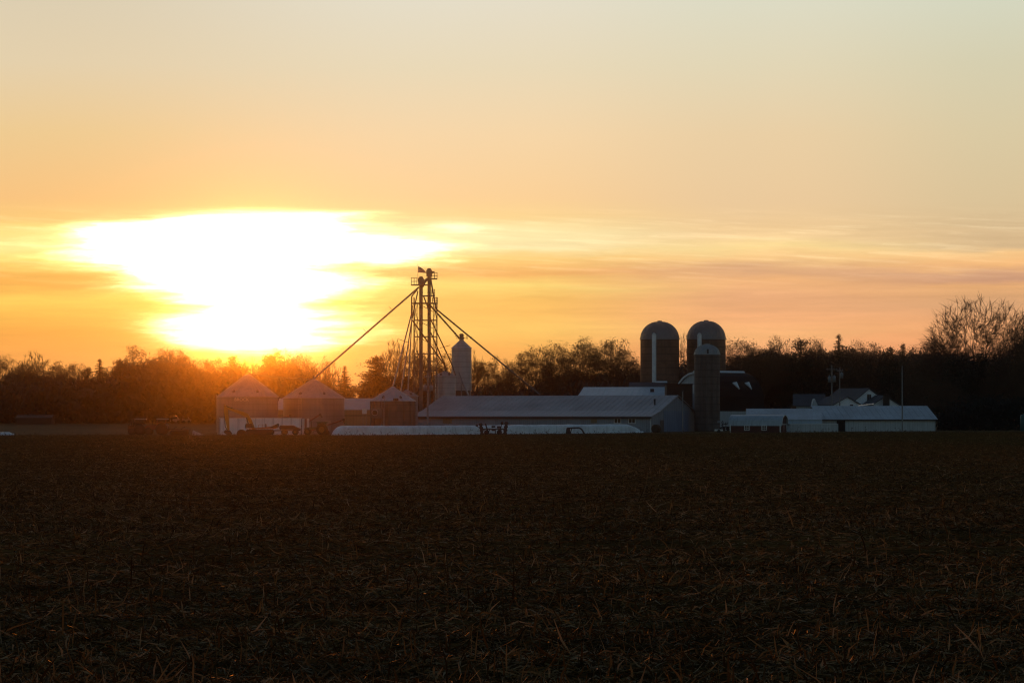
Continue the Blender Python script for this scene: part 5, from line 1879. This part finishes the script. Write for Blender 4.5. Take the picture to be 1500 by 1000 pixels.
LABELS_GROUP = 'trees of the far treeline'
TREES = [
    ('leafy', 6, 524, 24, 640, 'brown tree cut by the left picture edge'),
    ('leafy', 31, 535, 19, 625, 'low leafless tree over the left end of the far low shed'),
    ('round', 54, 533, 20, 632, 'dark rounded brown tree over the right end of the far low shed'),
    ('bare', 46, 521, 26, 655, 'pale wispy bare tree rising behind the dark rounded tree at far left'),
    ('leafy', 83, 533, 22, 650, 'brown tree between the dark rounded tree and the small pointed fir at left'),
    ('leafy', 103, 535, 22, 628, 'low brown tree left of the small pointed fir at far left'),
    ('pine', 128, 536, 15, 622, 'short dark pine just left of the small pointed fir'),
    ('spruce', 146, 526, 13, 634, 'small pointed fir standing at the notch left of the big dark wood'),
    ('leafy', 158, 541, 16, 640, 'low brown tree in the notch before the big dark tree mass'),
    ('pine', 176, 526, 20, 618, 'feathery pine forming the left shoulder of the big dark tree mass'),
    ('round', 201, 513, 30, 626, 'tallest broad tree of the big dark mass behind the tractors'),
    ('round', 233, 517, 24, 620, 'broad dark tree right of the tallest one, above the pale roofed tractor'),
    ('leafy', 249, 515, 20, 640, 'tree with small crown tufts above the disc harrow'),
    ('leafy', 270, 518, 19, 632, 'tree with broken tufted top above the grey tarp heap'),
    ('round', 292, 530, 22, 618, 'lower rounded tree left of the first grain bin roof'),
    ('leafy', 312, 528, 22, 640, 'glowing tree just left of the first grain bin peak'),
    ('pine', 341, 520, 21, 622, 'glowing orange pine above the left slope of the first grain bin roof'),
    ('bare', 366, 531, 18, 650, 'thin tree right above the first grain bin peak, brightest in the sun glow'),
    ('pine', 395, 517, 23, 628, 'sunlit pine in the gap between the two wide grain bins'),
    ('leafy', 411, 515, 20, 640, 'sunlit tree with airy top right of the pine between the wide bins'),
    ('leafy', 438, 520, 22, 630, 'brown tree above the left slope of the second wide bin'),
    ('bare', 463, 531, 22, 645, 'pale bare tree crossed by the long spout over the second bin'),
    ('bare', 486, 534, 17, 640, 'slim bare tree between the long spout and the small spruce'),
    ('spruce', 505, 536, 11, 610, 'small layered spruce alone in the bright gap of the treeline'),
    ('leafy', 522, 562, 20, 612, 'low bush like tree at the foot of the bright gap'),
    ('leafy', 478, 560, 22, 612, 'low brown tree behind the right slope of the second wide bin'),
    ('pine', 551, 521, 27, 600, 'big rounded pine left of the elevator tower'),
    ('bare', 577, 504, 24, 640, 'tall bare tree behind the left fan of elevator spouts'),
    ('bare', 600, 512, 22, 630, 'bare tree behind the left edge of the lattice tower'),
    ('leafy', 622, 522, 22, 612, 'brown tree straight behind the two elevator legs'),
    ('leafy', 648, 520, 22, 616, 'brown tree behind the tall narrow bin'),
    ('bare', 690, 524, 20, 640, 'bare tree at the right side of the tall hopper bin'),
    ('leafy', 712, 527, 23, 622, 'open brown tree right of the hopper bin, under the right long spout'),
    ('round', 743, 531, 13, 612, 'small dense round topped tree touched by the right long spout'),
    ('leafy', 760, 520, 24, 640, 'brown tree right of the small round topped tree'),
    ('leafy', 786, 511, 25, 625, 'open tree with sky glowing through left of the two broadest crowns'),
    ('pine', 806, 530, 20, 600, 'dark pine below the open glowing tree'),
    ('leafy', 817, 506, 24, 632, 'tree with layered tufts left of the two broadest crowns'),
    ('leafy', 855, 500, 33, 612, 'broad domed brown tree, left one of the two broadest crowns'),
    ('leafy', 888, 501, 34, 620, 'broad spreading brown tree, right one of the two broadest crowns'),
    ('leafy', 912, 518, 24, 610, 'lower brown tree sloping down toward the left silo'),
    ('round', 934, 528, 14, 600, 'small dark tree touching the left silo'),
    ('bare', 1001, 497, 18, 640, 'bare tree in the gap between the twin silos'),
    ('leafy', 1076, 501, 24, 600, 'brown tree just right of the right silo'),
    ('round', 1096, 505, 20, 612, 'brown tree behind the left end of the arched barn roof'),
    ('leafy', 1117, 507, 22, 590, 'brown tree behind the right end of the arched barn roof'),
    ('round', 1142, 499, 22, 604, 'brown tree right of the arched barn'),
    ('pine', 1173, 494, 24, 596, 'flat topped dark tree above the grey garage roof'),
    ('leafy', 1200, 500, 18, 600, 'narrow brown tree between the flat topped tree and the pointed spruce'),
    ('spruce', 1229, 490, 15, 590, 'tallest pointed spruce on the right, above the twin utility poles'),
    ('round', 1252, 505, 22, 582, 'dark tree right of the tallest spruce, over the farmhouse roof'),
    ('round', 1278, 507, 22, 604, 'brown tree above the farmhouse gable'),
    ('pine', 1304, 508, 20, 580, 'dark pine above the farmhouse chimney'),
    ('pine', 1323, 503, 12, 586, 'narrow dark evergreen behind the lone wooden pole'),
    ('round', 1345, 514, 22, 560, 'dark tree right of the lone wooden pole'),
    ('leafy', 1369, 500, 22, 540, 'dark brown tree at the left foot of the giant bare tree'),
    ('bigbare', 1390, 474, 40, 462, 'large bare tree with fan of fine twigs, left half of the giant pair'),
    ('bigbare', 1440, 433, 74, 450, 'tallest giant bare tree on the right, fine twigs against the sky'),
    ('bigbare', 1490, 460, 34, 470, 'bare tree right of the tallest giant, near the right picture edge'),
    ('round', 1505, 474, 24, 418, 'black dense tree cut by the right picture edge'),
    ('pine', 1400, 520, 30, 440, 'broad black evergreen behind the right end of the white barn'),
    ('pine', 1436, 517, 34, 432, 'broad black evergreen under the tallest giant bare tree'),
    ('round', 1474, 508, 34, 426, 'black bushy tree right of the broad evergreens'),
    ('leafy', 1388, 560, 24, 418, 'low dark tree with twigs reaching over the white barn roof end'),
    ('round', 1366, 545, 26, 520, 'dark rounded tree behind the white barn roof end'),
]
protos = {}
WIDER = dict(bare=1.25, leafy=1.3, round=1.3, pine=1.4, spruce=2.7, bigbare=1.0)
NVAR = dict(bare=4, leafy=4, round=3, pine=3, spruce=2, bigbare=2)
used = {}
for i, (kind, px, top, hwp, Yt, lab) in enumerate(TREES):
    k = used.get(kind, 0)
    used[kind] = k + 1
    var = k % NVAR[kind]
    key = (kind, var)
    fresh = key not in protos
    if fresh:
        tk, cr, tm, cm, vz, hw0 = make_tree(kind, 100 + 17 * var + len(kind) * 3)
        root = thing('tree', (0, 0, 0), lab, 'tree', LABELS_GROUP)
        to = tk.build('trunk', tm, root)
        co_ = cr.build('crown', cm, root)
        protos[key] = (root, to, co_, vz, hw0)
    src, to, co_, vz, hw0 = protos[key]
    if fresh:
        root = src
    else:
        root = src.copy()
        col.objects.link(root)
        for ch in (to, co_):
            c2 = ch.copy()
            col.objects.link(c2)
            c2.parent = root
    x = (px - 750) * Yt / F
    z = base_z(x, Yt)
    Ht = CZ + (HZ - top) * Yt / F - z
    root.location = (x, Yt, z)
    sw = hwp * WIDER[kind] * Yt / F / hw0
    sz = Ht / vz
    root.scale = (sw, sw, sz)
    root.rotation_euler = (0, 0, (i * 2.399) % 6.283)
    root['label'] = lab
    root['category'] = 'tree'
    root['group'] = LABELS_GROUP

# woodland floor and back rank of the wood: one mass behind the single trees
rg = random.Random(5)
NB = 170000
by_ = rng.uniform(604, 676, NB)
bx_ = np.where(rng.random(NB) < .68, rng.uniform(-165, 165, NB), rng.uniform(1045 - 750, 1420 - 750, NB) / F * by_)
WOOD = [(-400, 548), (0, 550), (60, 546), (150, 552), (165, 540), (185, 526), (280, 530), (300, 540), (330, 536), (350, 532), (370, 545), (390, 531), (440, 533), (460, 548),
        (490, 562), (505, 588), (522, 590), (532, 562), (545, 542), (570, 547), (600, 558), (680, 566), (760, 560), (800, 556), (840, 543), (900, 541), (930, 540), (945, 545),
        (1000, 530), (1060, 535), (1090, 521), (1130, 515), (1350, 519), (1900, 516)]
bpx = 750 + bx_ / by_ * F
topy = np.interp(bpx, [w[0] for w in WOOD], [w[1] for w in WOOD])
topy += np.array([3 + 15 * mnoise.noise(Vector((a * .14, b * .03, 1))) + 11 * mnoise.noise(Vector((a * .55, b * .1, 6))) for a, b in zip(bx_, by_)])
gzv = np.array([gz(a, b) for a, b in zip(bx_, by_)])
hmax = np.maximum(CZ + (HZ - topy) * by_ / F - gzv, 2.0)
bz_ = rng.random(NB) ** .8 * hmax
ctr = np.stack([bx_, by_, gzv + bz_], 1)
a_ = rng.normal(size=(NB, 3))
a_[:, 2] = np.abs(a_[:, 2]) + .3
a_ /= np.linalg.norm(a_, axis=1, keepdims=True)
b_ = np.cross(a_, rng.normal(size=(NB, 3)))
b_ /= np.linalg.norm(b_, axis=1, keepdims=True)
fine_ = bz_ > hmax - 1.6
ln_ = np.where(fine_, .55, .8) * rng.uniform(.5, 1.3, NB)
wd_ = np.where(fine_, .10, .42) * rng.uniform(.5, 1.3, NB)
u_ = a_ * ln_[:, None]
v_ = b_ * wd_[:, None]
V = np.stack([ctr - u_, ctr - v_, ctr + u_, ctr + v_], 1).reshape(-1, 3)
V[:, 2] = np.maximum(V[:, 2], np.repeat(gzv, 4) - .1)
me = bpy.data.meshes.new('woodland')
me.from_pydata([tuple(p) for p in V], [], [(4 * i, 4 * i + 1, 4 * i + 2, 4 * i + 3) for i in range(NB)])
me.materials.append(M['brush'])
wo_ = bpy.data.objects.new('woodland', me)
col.objects.link(wo_)
tag(wo_, 'dark mass of brush and young wood filling the treeline behind the single trees', 'woodland', kind='stuff')

# hedge of dark brush at the right behind and beside the white barn
NB = 9000
px2 = rng.uniform(1374, 1530, NB)
yy2 = rng.uniform(408, 440, NB)
xx2 = (px2 - 750) * yy2 / F
hm2 = np.array([2.4 + 2.2 * ss(1374, 1420, p) + 1.6 * mnoise.noise(Vector((x * .4, y * .2, 3))) for p, x, y in zip(px2, xx2, yy2)])
zz2 = rng.random(NB) * np.maximum(hm2, .8)
g2 = np.array([gz(a, b) for a, b in zip(xx2, yy2)])
hb2 = MB()
for x, y, z_, g_ in zip(xx2, yy2, zz2, g2):
    quads_at(hb2, Vector((x, y, g_ + z_)), rg, 1, .1, .34, 1)
tag(hb2.build('hedge', M['needle_dark']), 'black overgrown hedge at the right end of the white barn', 'hedge')
